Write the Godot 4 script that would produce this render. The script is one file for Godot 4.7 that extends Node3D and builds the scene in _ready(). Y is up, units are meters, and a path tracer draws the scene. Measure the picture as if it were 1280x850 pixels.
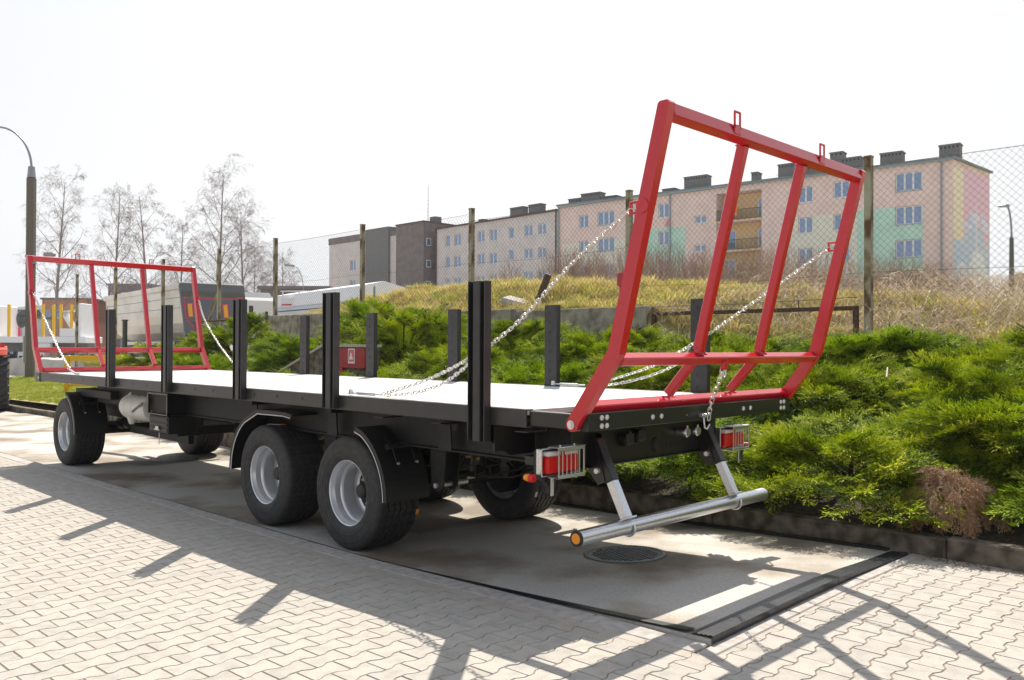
extends Node3D
# A flatbed bale trailer on a concrete bay, paved yard in front, juniper bank, fence and flats behind.
# Trailer frame: x across (left side -x), y up, z along (rear +z). Metres.

class MB:
	var V := PackedVector3Array()
	var N := PackedVector3Array()
	var U := PackedVector2Array()
	func t(a: Vector3, b: Vector3, c: Vector3) -> void:
		var n := (b - a).cross(c - a).normalized()
		V.append(a); V.append(c); V.append(b)
		N.append(n); N.append(n); N.append(n)
	func q(a: Vector3, b: Vector3, c: Vector3, d: Vector3) -> void:
		var n := (c - a).cross(d - b).normalized()
		for p in [a, c, b, a, d, c]:
			V.append(p); N.append(n)
	func qn(a: Vector3, b: Vector3, c: Vector3, d: Vector3, na: Vector3, nb: Vector3, nc: Vector3, nd: Vector3) -> void:
		V.append(a); V.append(c); V.append(b); V.append(a); V.append(d); V.append(c)
		N.append(na); N.append(nc); N.append(nb); N.append(na); N.append(nd); N.append(nc)
	func qo(a: Vector3, b: Vector3, c: Vector3, d: Vector3, ctr: Vector3) -> void:
		if (c - a).cross(d - b).dot((a + c) * 0.5 - ctr) < 0.0: q(d, c, b, a)
		else: q(a, b, c, d)
	# box with chamfered edges
	func box(ctr: Vector3, size: Vector3, bev := 0.0, bas := Basis()) -> MB:
		var h := size * 0.5
		var b: float = min(bev, min(h.x, min(h.y, h.z)) * 0.6)
		var p := {}
		for sx in [-1, 1]:
			for sy in [-1, 1]:
				for sz in [-1, 1]:
					var s := Vector3(sx, sy, sz)
					for k in 3:
						var e := h - Vector3(b, b, b)
						e[k] = h[k]
						p[Vector4i(k, sx, sy, sz)] = ctr + bas * (e * s)
		for k in 3:
			var i := (k + 1) % 3
			var j := (k + 2) % 3
			for s in [-1, 1]:
				var c := []
				for w in [[-1, -1], [1, -1], [1, 1], [-1, 1]]:
					var g := Vector4i(k, 0, 0, 0)
					g[k + 1] = s; g[i + 1] = w[0]; g[j + 1] = w[1]
					c.append(p[g])
				qo(c[0], c[1], c[2], c[3], ctr)
		if b > 0.0:
			for k in 3:
				var i := (k + 1) % 3
				var j := (k + 2) % 3
				for si in [-1, 1]:
					for sj in [-1, 1]:
						var g0 := Vector4i(i, 0, 0, 0)
						g0[k + 1] = -1; g0[i + 1] = si; g0[j + 1] = sj
						var g1 := g0; g1[k + 1] = 1
						var g2 := g1; g2[0] = j
						var g3 := g0; g3[0] = j
						qo(p[g0], p[g1], p[g2], p[g3], ctr)
			for sx in [-1, 1]:
				for sy in [-1, 1]:
					for sz in [-1, 1]:
						var a: Vector3 = p[Vector4i(0, sx, sy, sz)]
						var bb: Vector3 = p[Vector4i(1, sx, sy, sz)]
						var c: Vector3 = p[Vector4i(2, sx, sy, sz)]
						if (bb - a).cross(c - a).dot(a - ctr) < 0.0: t(a, c, bb)
						else: t(a, bb, c)
		return self
	func bx(x0: float, x1: float, y0: float, y1: float, z0: float, z1: float, bev := 0.0) -> MB:
		return box(Vector3(x0 + x1, y0 + y1, z0 + z1) * 0.5, Vector3(abs(x1 - x0), abs(y1 - y0), abs(z1 - z0)), bev)
	# beam of rectangular section w (sideways) x h from a to b; "up" orients h
	func beam(a: Vector3, b: Vector3, w: float, h: float, up := Vector3.UP, bev := 0.004) -> MB:
		var y := (b - a).normalized()
		var x := up.cross(y)
		if x.length() < 1e-4: x = Vector3.RIGHT.cross(y)
		x = x.normalized()
		var z := x.cross(y).normalized()
		return box((a + b) * 0.5, Vector3(w, (b - a).length(), h), bev, Basis(x, y, z))
	static func along(d: Vector3) -> Basis:
		var y := d.normalized()
		var r := Vector3.RIGHT if abs(y.x) < 0.9 else Vector3.FORWARD
		var x := y.cross(r).normalized()
		return Basis(x, y, x.cross(y))
	func lathe(T: Transform3D, prof: Array, seg := 24, a0 := 0.0, a1 := TAU) -> MB:
		for i in prof.size() - 1:
			var p: Vector2 = prof[i]
			var r: Vector2 = prof[i + 1]
			var e := (r - p)
			if e.length() < 1e-7: continue
			var nn := Vector2(e.y, -e.x).normalized()
			for s in seg:
				var f0 := a0 + (a1 - a0) * s / seg
				var f1 := a0 + (a1 - a0) * (s + 1) / seg
				var c0 := Vector3(cos(f0), 0, sin(f0))
				var c1 := Vector3(cos(f1), 0, sin(f1))
				var n0 := T.basis * (c0 * nn.x + Vector3.UP * nn.y)
				var n1 := T.basis * (c1 * nn.x + Vector3.UP * nn.y)
				qn(T * (c0 * p.x + Vector3.UP * p.y), T * (c0 * r.x + Vector3.UP * r.y), T * (c1 * r.x + Vector3.UP * r.y), T * (c1 * p.x + Vector3.UP * p.y), n0, n0, n1, n1)
		return self
	func cyl(a: Vector3, b: Vector3, r0: float, r1: float = -1.0, seg := 12, bev := 0.0) -> MB:
		if r1 < 0.0: r1 = r0
		var L := (b - a).length()
		var pr := [Vector2(0, 0), Vector2(r0, 0), Vector2(r1, L), Vector2(0, L)]
		if bev > 0.0: pr = [Vector2(0, 0), Vector2(r0 - bev, 0), Vector2(r0, bev), Vector2(r1, L - bev), Vector2(r1 - bev, L), Vector2(0, L)]
		return lathe(Transform3D(along(b - a), a), pr, seg)
	func tube(pts: Array, r0: float, r1: float = -1.0, seg := 6, closed := false, capped := true) -> MB:
		if r1 < 0.0: r1 = r0
		var n := pts.size()
		var rings := []
		var bas := Basis()
		for i in n:
			var d: Vector3
			if closed: d = pts[(i + 1) % n] - pts[(i - 1 + n) % n]
			else: d = pts[min(i + 1, n - 1)] - pts[max(i - 1, 0)]
			if i == 0: bas = along(d)
			else:
				var y := d.normalized()
				var x := (bas.x - y * bas.x.dot(y)).normalized()
				bas = Basis(x, y, x.cross(y))
			var r := lerpf(r0, r1, float(i) / max(n - 1, 1))
			var ring := []
			for s in seg:
				var f := TAU * s / seg
				var nn: Vector3 = bas.x * cos(f) + bas.z * sin(f)
				ring.append([pts[i] + nn * r, nn])
			rings.append(ring)
		for i in (n if closed else n - 1):
			var A: Array = rings[i]
			var B: Array = rings[(i + 1) % n]
			for s in seg:
				var u := (s + 1) % seg
				qn(A[s][0], B[s][0], B[u][0], A[u][0], A[s][1], B[s][1], B[u][1], A[u][1])
		if not closed and capped:
			for s in range(1, seg - 1):
				t(rings[0][0][0], rings[0][s][0], rings[0][s + 1][0])
				t(rings[n - 1][0][0], rings[n - 1][s + 1][0], rings[n - 1][s][0])
		return self
	# polygon in the XY plane of T (anticlockwise), pushed out along +Z by depth
	func prism(poly: PackedVector2Array, T: Transform3D, depth: float) -> MB:
		if Geometry2D.is_polygon_clockwise(poly): poly.reverse()
		var n := poly.size()
		for i in n:
			var a := Vector3(poly[i].x, poly[i].y, 0)
			var b := Vector3(poly[(i + 1) % n].x, poly[(i + 1) % n].y, 0)
			var z := Vector3(0, 0, depth)
			q(T * a, T * b, T * (b + z), T * (a + z))
		var tr := Geometry2D.triangulate_polygon(poly)
		for i in range(0, tr.size(), 3):
			var a := Vector3(poly[tr[i]].x, poly[tr[i]].y, depth)
			var b := Vector3(poly[tr[i + 1]].x, poly[tr[i + 1]].y, depth)
			var c := Vector3(poly[tr[i + 2]].x, poly[tr[i + 2]].y, depth)
			if (b - a).cross(c - a).z < 0.0:
				var k := b; b = c; c = k
			t(T * a, T * b, T * c)
			var z := Vector3(0, 0, -depth)
			t(T * (a + z), T * (c + z), T * (b + z))
		return self
	func mesh(m: Material) -> ArrayMesh:
		var a := []
		a.resize(Mesh.ARRAY_MAX)
		a[Mesh.ARRAY_VERTEX] = V
		a[Mesh.ARRAY_NORMAL] = N
		if U.size() == V.size(): a[Mesh.ARRAY_TEX_UV] = U
		var me := ArrayMesh.new()
		me.add_surface_from_arrays(Mesh.PRIMITIVE_TRIANGLES, a)
		me.surface_set_material(0, m)
		return me

var rng := RandomNumberGenerator.new()
var M := {}
var taken := {}

func numbered(called: String) -> String:
	if not taken.has(called):
		taken[called] = 0
		return called
	taken[called] += 1
	return "%s_%03d" % [called, taken[called]]

func tag(o: Node, label: String, category: String, group := "", kind := "") -> Node:
	if label: o.set_meta("label", label)
	if category: o.set_meta("category", category)
	if group: o.set_meta("group", group)
	if kind: o.set_meta("kind", kind)
	return o

func thing(called: String, label: String, category: String, at := Vector3.ZERO, turn := 0.0, group := "") -> Node3D:
	var o := Node3D.new()
	o.name = numbered(called)
	add_child(o)
	o.position = at
	o.rotation.y = turn
	tag(o, label, category, group)
	return o

func part(parent: Node, called: String, mb: MB, m: Material, label := "") -> MeshInstance3D:
	var o := MeshInstance3D.new()
	o.mesh = mb.mesh(m)
	o.name = called
	if parent.has_node(NodePath(called)):
		var k := 1
		while parent.has_node(NodePath("%s_%03d" % [called, k])): k += 1
		o.name = "%s_%03d" % [called, k]
	parent.add_child(o, true)
	if label: o.set_meta("label", label)
	return o

func again(parent: Node, src: MeshInstance3D, called: String, T: Transform3D, label := "") -> MeshInstance3D:
	var o: MeshInstance3D = src.duplicate()
	var k := 1
	while parent.has_node(NodePath("%s_%03d" % [called, k])): k += 1
	o.name = "%s_%03d" % [called, k]
	parent.add_child(o, true)
	o.transform = T
	if label: o.set_meta("label", label)
	return o

func struct_(called: String, mb: MB, m: Material) -> MeshInstance3D:
	var o := part(self, called, mb, m)
	o.set_meta("kind", "structure")
	taken[called] = 0
	return o

func solo(called: String, mb: MB, m: Material, label: String, category: String, group := "") -> MeshInstance3D:
	var o := part(self, numbered(called), mb, m)
	tag(o, label, category, group)
	return o

func multi(parent: Node, called: String, me: Mesh, xf: Array, cols: Array, kind := "stuff") -> MultiMeshInstance3D:
	var mm := MultiMesh.new()
	mm.transform_format = MultiMesh.TRANSFORM_3D
	mm.use_colors = not cols.is_empty()
	mm.mesh = me
	mm.instance_count = xf.size()
	for i in xf.size():
		mm.set_instance_transform(i, xf[i])
		if not cols.is_empty(): mm.set_instance_color(i, cols[i])
	var o := MultiMeshInstance3D.new()
	o.multimesh = mm
	o.name = called
	parent.add_child(o, true)
	if kind: o.set_meta("kind", kind)
	return o

# ---------------------------------------------------------------- materials
func plain(c: Color, rough := 0.6, metal := 0.0, spec := 0.5) -> StandardMaterial3D:
	var m := StandardMaterial3D.new()
	m.albedo_color = c.linear_to_srgb()
	m.roughness = rough
	m.metallic = metal
	m.metallic_specular = spec
	return m

func noise_tex(freq: float, ramp: Array, size := 512, octaves := 5, seed_ := 1, kind := FastNoiseLite.TYPE_SIMPLEX_SMOOTH) -> NoiseTexture2D:
	var f := FastNoiseLite.new()
	f.noise_type = kind
	f.frequency = freq
	f.fractal_octaves = octaves
	f.seed = seed_
	var t := NoiseTexture2D.new()
	t.width = size; t.height = size
	t.seamless = true
	t.noise = f
	if ramp:
		var g := Gradient.new()
		var off := PackedFloat32Array()
		var cs := PackedColorArray()
		for r in ramp:
			off.append(r[0]); cs.append((r[1] as Color).linear_to_srgb())
		g.offsets = off; g.colors = cs
		t.color_ramp = g
	return t

# surface whose colour wanders between the given linear colours over "metres" per texture repeat
func grainy(ramp: Array, metres: float, freq := 0.01, rough := 0.8, metal := 0.0, bump := 0.0, seed_ := 1, detail: Array = [], dmetres := 0.5) -> StandardMaterial3D:
	var m := plain(Color(1, 1, 1), rough, metal)
	m.albedo_texture = noise_tex(freq, ramp, 512, 5, seed_)
	m.uv1_triplanar = true
	m.uv1_world_triplanar = true
	m.uv1_scale = Vector3.ONE / metres
	if bump > 0.0:
		m.heightmap_enabled = true
		m.heightmap_scale = bump
		m.heightmap_texture = noise_tex(0.03, [], 512, 5, seed_ + 7)
	if detail:
		m.detail_enabled = true
		m.detail_blend_mode = BaseMaterial3D.BLEND_MODE_MUL
		m.detail_uv_layer = BaseMaterial3D.DETAIL_UV_2
		m.detail_albedo = noise_tex(0.05, detail, 512, 4, seed_ + 3)
		m.uv2_triplanar = true
		m.uv2_world_triplanar = true
		m.uv2_scale = Vector3.ONE / dmetres
	return m

func g3(a: Color, b: Color, c: Color) -> Array:
	return [[0.25, a], [0.5, b], [0.75, c]]

func gr(v: float, w := 1.0) -> Color:   # neutral grey, w > 1 warmer
	return Color(v * w, v, v / w)

func make_materials() -> void:
	M.black = plain(Color(0.009, 0.0088, 0.0085), 0.36)
	M.black.clearcoat_enabled = true; M.black.clearcoat = 0.25; M.black.clearcoat_roughness = 0.25
	M.frame_black = grainy(g3(gr(0.005), gr(0.007), gr(0.011, 1.06)), 0.8, 0.02, 0.58, 0.0, 0.0, 5)
	M.stake_black = grainy(g3(gr(0.022), gr(0.025), gr(0.03)), 1.2, 0.02, 0.4, 0.0, 0.0, 6)
	M.rail_grey = grainy(g3(gr(0.028, 1.02), gr(0.031, 1.02), gr(0.036, 1.03)), 1.6, 0.015, 0.4, 0.0, 0.0, 7)
	M.stake_dark = plain(gr(0.006), 0.6)
	M.plastic_black = plain(gr(0.012), 0.5)
	M.red = grainy(g3(Color(0.545, 0.008, 0.0195), Color(0.56, 0.008, 0.02), Color(0.575, 0.0095, 0.0215)), 0.7, 0.02, 0.27, 0.0, 0.0, 8)
	M.red.clearcoat_enabled = true; M.red.clearcoat = 0.55; M.red.clearcoat_roughness = 0.12
	M.deck = grainy(g3(gr(0.5), gr(0.56), gr(0.61)), 2.5, 0.012, 0.42, 0.0, 0.0, 11)
	M.zinc = grainy(g3(Color(0.62, 0.64, 0.67), Color(0.68, 0.70, 0.73), Color(0.75, 0.76, 0.78)), 0.5, 0.05, 0.3, 0.95, 0.0, 12)
	M.chain = plain(Color(0.72, 0.70, 0.66), 0.4, 0.75)
	M.bolt = plain(Color(0.75, 0.75, 0.74), 0.35, 0.8)
	M.rubber = grainy(g3(gr(0.03), gr(0.038), gr(0.05, 1.06)), 0.6, 0.015, 0.68, 0.0, 0.0, 14)
	M.rim = plain(Color(0.8, 0.81, 0.83), 0.32, 0.6)
	M.hub = plain(gr(0.018), 0.45)
	M.white_strip = plain(gr(0.75), 0.5)
	M.tank = plain(Color(0.88, 0.86, 0.8), 0.45)
	M.tank.backlight_enabled = true; M.tank.backlight = Color(0.5, 0.48, 0.42)
	M.orange = plain(Color(0.9, 0.3, 0.01), 0.35)
	M.red_lens = plain(Color(0.62, 0.012, 0.012), 0.15)
	M.clear_lens = plain(Color(0.7, 0.66, 0.64), 0.15)
	M.label_tag = plain(Color(0.6, 0.56, 0.45), 0.5)
	M.brass = plain(Color(0.55, 0.36, 0.1), 0.35, 0.8)
	# ground
	M.slab = grainy([[0.2, Color(0.2, 0.165, 0.125)], [0.42, Color(0.36, 0.325, 0.275)], [0.62, Color(0.49, 0.465, 0.425)]], 6.0, 0.007, 0.85, 0.0, 0.35, 21, [[0.28, gr(0.84, 1.01)], [0.45, gr(0.96)], [0.62, gr(1.0)]], 0.8)
	M.yard = grainy(g3(Color(0.36, 0.335, 0.3), Color(0.43, 0.40, 0.36), Color(0.48, 0.45, 0.41)), 14.0, 0.01, 0.9, 0.0, 0.0, 22, g3(gr(0.85), gr(0.97), gr(1.0)), 1.1)
	M.paver = grainy(g3(Color(0.9, 0.88, 0.85), Color(0.97, 0.96, 0.95), Color(1, 1, 1)), 0.35, 0.05, 0.9, 0.0, 0.12, 23, g3(gr(0.86), gr(0.97), gr(1.0)), 3.3)
	M.paver.vertex_color_use_as_albedo = true
	M.joint = grainy(g3(Color(0.15, 0.115, 0.08), Color(0.2, 0.16, 0.115), Color(0.25, 0.205, 0.15)), 0.5, 0.03, 0.95, 0.0, 0.0, 24)
	M.kerb = grainy(g3(gr(0.3, 1.08), gr(0.36, 1.08), gr(0.41, 1.08)), 1.1, 0.02, 0.9, 0.0, 0.3, 25)
	M.old_concrete_shaded = grainy([[0.2, Color(0.06, 0.048, 0.034)], [0.5, Color(0.125, 0.105, 0.08)], [0.8, Color(0.19, 0.165, 0.13)]], 1.6, 0.016, 0.92, 0.0, 0.6, 26)  # colour darkened to hold the shade of junipers overhanging the planter wall
	M.wall_concrete = grainy([[0.2, Color(0.19, 0.165, 0.125)], [0.5, Color(0.3, 0.27, 0.22)], [0.8, Color(0.38, 0.35, 0.295)]], 2.2, 0.014, 0.92, 0.0, 0.6, 36)
	M.steel_edge = grainy(g3(Color(0.009, 0.011, 0.016), Color(0.014, 0.017, 0.024), Color(0.026, 0.03, 0.038)), 0.9, 0.02, 0.33, 0.0, 0.0, 27)
	M.iron = grainy(g3(gr(0.09), gr(0.13), gr(0.17)), 0.4, 0.03, 0.5, 0.5, 0.0, 28)
	M.soil = grainy(g3(Color(0.03, 0.022, 0.014), Color(0.05, 0.038, 0.024), Color(0.09, 0.065, 0.04)), 0.9, 0.03, 1.0, 0.0, 0.8, 29)
	M.turf = grainy(g3(Color(0.26, 0.22, 0.09), Color(0.38, 0.31, 0.14), Color(0.26, 0.27, 0.08)), 1.8, 0.02, 1.0, 0.0, 1.0, 30)
	M.leaf = plain(Color(1, 1, 1), 0.65, 0.0, 0.2)
	M.leaf.vertex_color_use_as_albedo = true
	M.leaf.backlight_enabled = true; M.leaf.backlight = Color(0.55, 0.6, 0.08)
	M.blade = plain(Color(1, 1, 1), 0.7, 0.0, 0.25)
	M.blade.vertex_color_use_as_albedo = true
	M.blade.backlight_enabled = true; M.blade.backlight = Color(0.9, 0.86, 0.6)
	M.dry = plain(Color(1, 1, 1), 0.8)
	M.dry.vertex_color_use_as_albedo = true
	M.twig = plain(Color(0.05, 0.035, 0.024), 0.9)
	M.bark = grainy(g3(Color(0.14, 0.11, 0.09), Color(0.28, 0.25, 0.22), Color(0.42, 0.39, 0.36)), 0.7, 0.03, 0.9, 0.0, 0.0, 33)
	M.rust = grainy([[0.22, Color(0.11, 0.06, 0.03)], [0.36, Color(0.22, 0.17, 0.1)], [0.5, Color(0.34, 0.32, 0.23)], [0.85, Color(0.4, 0.385, 0.3)]], 2.2, 0.006, 0.75, 0.0, 0.0, 34)
	M.rail_rust = grainy(g3(Color(0.045, 0.025, 0.015), Color(0.085, 0.045, 0.025), Color(0.12, 0.07, 0.04)), 0.6, 0.02, 0.8, 0.0, 0.0, 35)
	M.wire = plain(Color(0.09, 0.085, 0.08), 0.6, 0.2)
	# buildings
	var dk := g3(gr(0.93), gr(1.0), gr(1.0))
	M.pink = grainy(g3(Color(0.74, 0.58, 0.52), Color(0.78, 0.62, 0.56), Color(0.8, 0.65, 0.59)), 9.0, 0.01, 0.95, 0.0, 0.0, 41, dk, 2.0)
	M.green = grainy(g3(Color(0.44, 0.68, 0.56), Color(0.48, 0.71, 0.59), Color(0.51, 0.74, 0.62)), 9.0, 0.01, 0.95, 0.0, 0.0, 42)
	M.cream = grainy(g3(Color(0.7, 0.7, 0.58), Color(0.73, 0.72, 0.61), Color(0.76, 0.75, 0.64)), 9.0, 0.01, 0.95, 0.0, 0.0, 43)
	M.ochre = plain(Color(0.72, 0.52, 0.28), 0.95)
	M.grey_wall = grainy(g3(Color(0.62, 0.575, 0.55), Color(0.66, 0.61, 0.585), Color(0.69, 0.64, 0.61)), 9.0, 0.01, 0.95, 0.0, 0.0, 44)
	M.dark_wall = grainy(g3(Color(0.155, 0.13, 0.125), Color(0.18, 0.15, 0.145), Color(0.2, 0.17, 0.165)), 7.0, 0.01, 0.95, 0.0, 0.0, 45)
	M.brick = grainy(g3(Color(0.46, 0.21, 0.12), Color(0.52, 0.24, 0.14), Color(0.56, 0.3, 0.19)), 4.0, 0.02, 0.95, 0.0, 0.0, 46)
	M.roof = plain(Color(0.16, 0.2, 0.2), 0.6)
	M.chimney = grainy(g3(gr(0.13), gr(0.17), gr(0.2)), 2.0, 0.02, 0.95, 0.0, 0.0, 47)
	M.window_frame = plain(gr(0.72), 0.5)
	M.glass = plain(Color(0.22, 0.31, 0.46), 0.06, 0.55, 0.9)
	M.pipe = plain(Color(0.25, 0.34, 0.36), 0.6)
	M.concrete_post = grainy(g3(Color(0.1, 0.088, 0.07), Color(0.15, 0.135, 0.11), Color(0.19, 0.17, 0.14)), 0.7, 0.03, 0.95, 0.0, 0.0, 48)
	M.lamp_metal = plain(Color(0.3, 0.31, 0.33), 0.4, 0.6)
	M.aluminium = grainy(g3(Color(0.6, 0.56, 0.5), Color(0.66, 0.62, 0.56), Color(0.72, 0.68, 0.62)), 7.0, 0.008, 0.4, 0.5, 0.0, 49)
	M.slate_paint = plain(Color(0.085, 0.105, 0.15), 0.4)
	M.magenta = plain(Color(0.6, 0.02, 0.09), 0.5)
	M.yellow = plain(Color(0.75, 0.47, 0.015), 0.45)
	M.white_paint = plain(Color(0.74, 0.75, 0.77), 0.4)
	M.sky_white = plain(Color(0.5, 0.56, 0.66), 0.45)
	M.dark_glass = plain(gr(0.01), 0.1)
	M.tan_wall = plain(Color(0.5, 0.4, 0.27), 0.9)
	M.tan_roof = plain(Color(0.55, 0.42, 0.26), 0.9)
	M.grey_green = plain(Color(0.07, 0.08, 0.06), 0.7)
	M.tractor_red = plain(Color(0.5, 0.05, 0.02), 0.4)

func _ready() -> void:
	rng.seed = 20240
	# ---- camera
	var cam := Camera3D.new()
	cam.name = "camera"
	cam.position = Vector3(-5.0545, 1.6706, 3.1848)
	cam.rotation = Vector3(0.0086, -0.7858, 0.0041)
	cam.fov = 43.63
	cam.near = 0.05
	cam.far = 4000.0
	add_child(cam)
	cam.current = true
	# ---- sky, sun, exposure
	var to_sun := Vector3(0.675, 1.0, -0.594).normalized()
	var we := WorldEnvironment.new()
	we.name = "environment"
	var env := Environment.new()
	env.background_mode = Environment.BG_SKY
	var sk := Sky.new()
	var pm := PanoramaSkyMaterial.new()
	pm.panorama = sky_image(to_sun)
	pm.energy_multiplier = 1.0
	sk.sky_material = pm
	env.sky = sk
	env.ambient_light_source = Environment.AMBIENT_SOURCE_SKY
	env.tonemap_mode = Environment.TONE_MAPPER_LINEAR
	env.tonemap_exposure = 1.55
	env.fog_enabled = true
	env.fog_density = 0.0004
	env.fog_light_color = Color(0.93, 0.95, 1.0)
	env.sdfgi_enabled = true
	env.ssao_enabled = true
	env.ssil_enabled = true
	we.environment = env
	add_child(we)
	var sun := DirectionalLight3D.new()
	sun.name = "sun"
	sun.light_energy = 1.6
	sun.light_color = Color(1.0, 0.965, 0.91)
	sun.light_angular_distance = 0.5
	sun.shadow_enabled = true
	add_child(sun)
	sun.look_at_from_position(to_sun * 50.0, Vector3.ZERO)
	make_materials()
	build_ground()
	build_bank()
	build_wall_and_fence()
	build_flats()
	build_far()
	build_left_vehicles()
	build_trees()
	build_trailer()
	build_junipers()
	build_grass()

# hazy spring sky: brightest round the sun, white towards the horizon, pale blue away from it
func sky_image(to_sun: Vector3) -> ImageTexture:
	var w := 512
	var h := 256
	var im := Image.create(w, h, false, Image.FORMAT_RGBAF)
	for j in h:
		var th := PI * (j + 0.5) / h
		for i in w:
			var ph := TAU * (i + 0.5) / w
			var d := Vector3(sin(ph) * sin(th), cos(th), -cos(ph) * sin(th))
			var c := d.dot(to_sun)
			var y: float = max(d.y, 0.0)
			var halo: float = 0.38 * exp((c - 1.0) * 2.0) + 0.5 * exp((c - 1.0) * 18.0)
			var hor: float = exp(-y * 1.9)
			var blue := Color(0.22, 0.285, 0.40)
			var white := Color(0.66, 0.665, 0.67)
			var k: Color = blue.lerp(white, clamp(hor + halo * 1.2, 0.0, 1.0))
			k = k * (0.74 + 1.28 * halo)
			if d.y < 0.0: k = k.lerp(Color(0.3, 0.28, 0.25), clamp(-d.y * 6.0, 0.0, 1.0))
			k.a = 1.0
			im.set_pixel(i, j, k)
	return ImageTexture.create_from_image(im)

const BAY := 0.0225   # the concrete bay and paving stand a little askew to the trailer

func bay_node(called: String, kind := "structure") -> Node3D:
	var o := Node3D.new()
	o.name = numbered(called)
	add_child(o)
	o.rotation.y = BAY
	if kind: o.set_meta("kind", kind)
	return o

func sheet(x0: float, x1: float, z0: float, z1: float, y: float) -> MB:
	var b := MB.new()
	b.q(Vector3(x0, y, z1), Vector3(x1, y, z1), Vector3(x1, y, z0), Vector3(x0, y, z0))
	return b

func paver_mesh(m: Material) -> ArrayMesh:
	var b := MB.new()
	var g := 0.0014
	var xs := [-0.1035 + g, -0.072, -0.032, 0.032, 0.072, 0.1035 - g]
	var hs := [0.0815 - g, 0.0815 - g, 0.058 - g, 0.058 - g, 0.0815 - g, 0.0815 - g]
	var bv := 0.004
	for i in 5:
		var ix0: float = xs[i] + (bv if i == 0 else 0.0)
		var ix1: float = xs[i + 1] - (bv if i == 4 else 0.0)
		b.q(Vector3(ix0, 0, hs[i] - bv), Vector3(ix1, 0, hs[i + 1] - bv), Vector3(ix1, 0, -hs[i + 1] + bv), Vector3(ix0, 0, -hs[i] + bv))
		for s in [1.0, -1.0]:
			var a := Vector3(ix0, 0, s * (hs[i] - bv)); var c := Vector3(ix1, 0, s * (hs[i + 1] - bv))
			var d := Vector3(xs[i + 1], -0.006, s * hs[i + 1]); var e := Vector3(xs[i], -0.006, s * hs[i])
			if s > 0.0: b.q(e, d, c, a)
			else: b.q(a, c, d, e)
	for s in [1.0, -1.0]:
		var x: float = s * xs[5]
		var xi: float = s * (xs[5] - bv)
		var h: float = hs[5]
		if s > 0.0: b.q(Vector3(xi, 0, h - bv), Vector3(x, -0.006, h), Vector3(x, -0.006, -h), Vector3(xi, 0, -h + bv))
		else: b.q(Vector3(xi, 0, -h + bv), Vector3(x, -0.006, -h), Vector3(x, -0.006, h), Vector3(xi, 0, h - bv))
	return b.mesh(m)

func paver_tone(r: RandomNumberGenerator) -> Color:
	var v := 0.40 + r.randf_range(-0.016, 0.016)
	var w := 1.0 + r.randf_range(-0.015, 0.02)
	return Color(v * 1.03 * w, v * 0.965, v * 0.875 / w)

# the bay and the paving rise gently towards the open end of the bay (bay axes)
func slab_y(x: float, z: float) -> float:
	return 0.145 * pow(clampf((z + 2.9) / 3.5, 0.0, 1.0), 1.25) * (1.0 - 0.4 * smoothstep(0.2, 1.8, x))

func pave_y(x: float, z: float) -> float:
	return 0.058 + 0.058 * smoothstep(-2.6, 0.7, z) * (1.0 - 0.55 * smoothstep(0.2, 1.8, x))

func laid(x0: float, x1: float, z0: float, z1: float, step: float, h: Callable, skirt := 0.0) -> MB:
	var b := MB.new()
	var nx := int(ceil((x1 - x0) / step))
	var nz := int(ceil((z1 - z0) / step))
	var pt := func(i: int, j: int) -> Vector3:
		var x := lerpf(x0, x1, float(i) / nx)
		var z := lerpf(z0, z1, float(j) / nz)
		return Vector3(x, h.call(x, z), z)
	for i in nx:
		for j in nz: b.q(pt.call(i, j + 1), pt.call(i + 1, j + 1), pt.call(i + 1, j), pt.call(i, j))
	if skirt > 0.0:
		var d := Vector3(0, -skirt, 0)
		for j in nz:
			for i in [0, nx]:
				var A: Vector3 = pt.call(i, j); var B: Vector3 = pt.call(i, j + 1)
				if i == 0: b.q(A + d, B + d, B, A)
				else: b.q(A, B, B + d, A + d)
		for i in nx:
			for j in [0, nz]:
				var A: Vector3 = pt.call(i, j); var B: Vector3 = pt.call(i + 1, j)
				if j == 0: b.q(A, B, B + d, A + d)
				else: b.q(A + d, B + d, B, A)
	return b

const KL := -1.335   # outer edge of the left kerb
const KR := 0.845    # outer edge of the rear kerb
const PW := 1.80     # face of the planter wall

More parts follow.
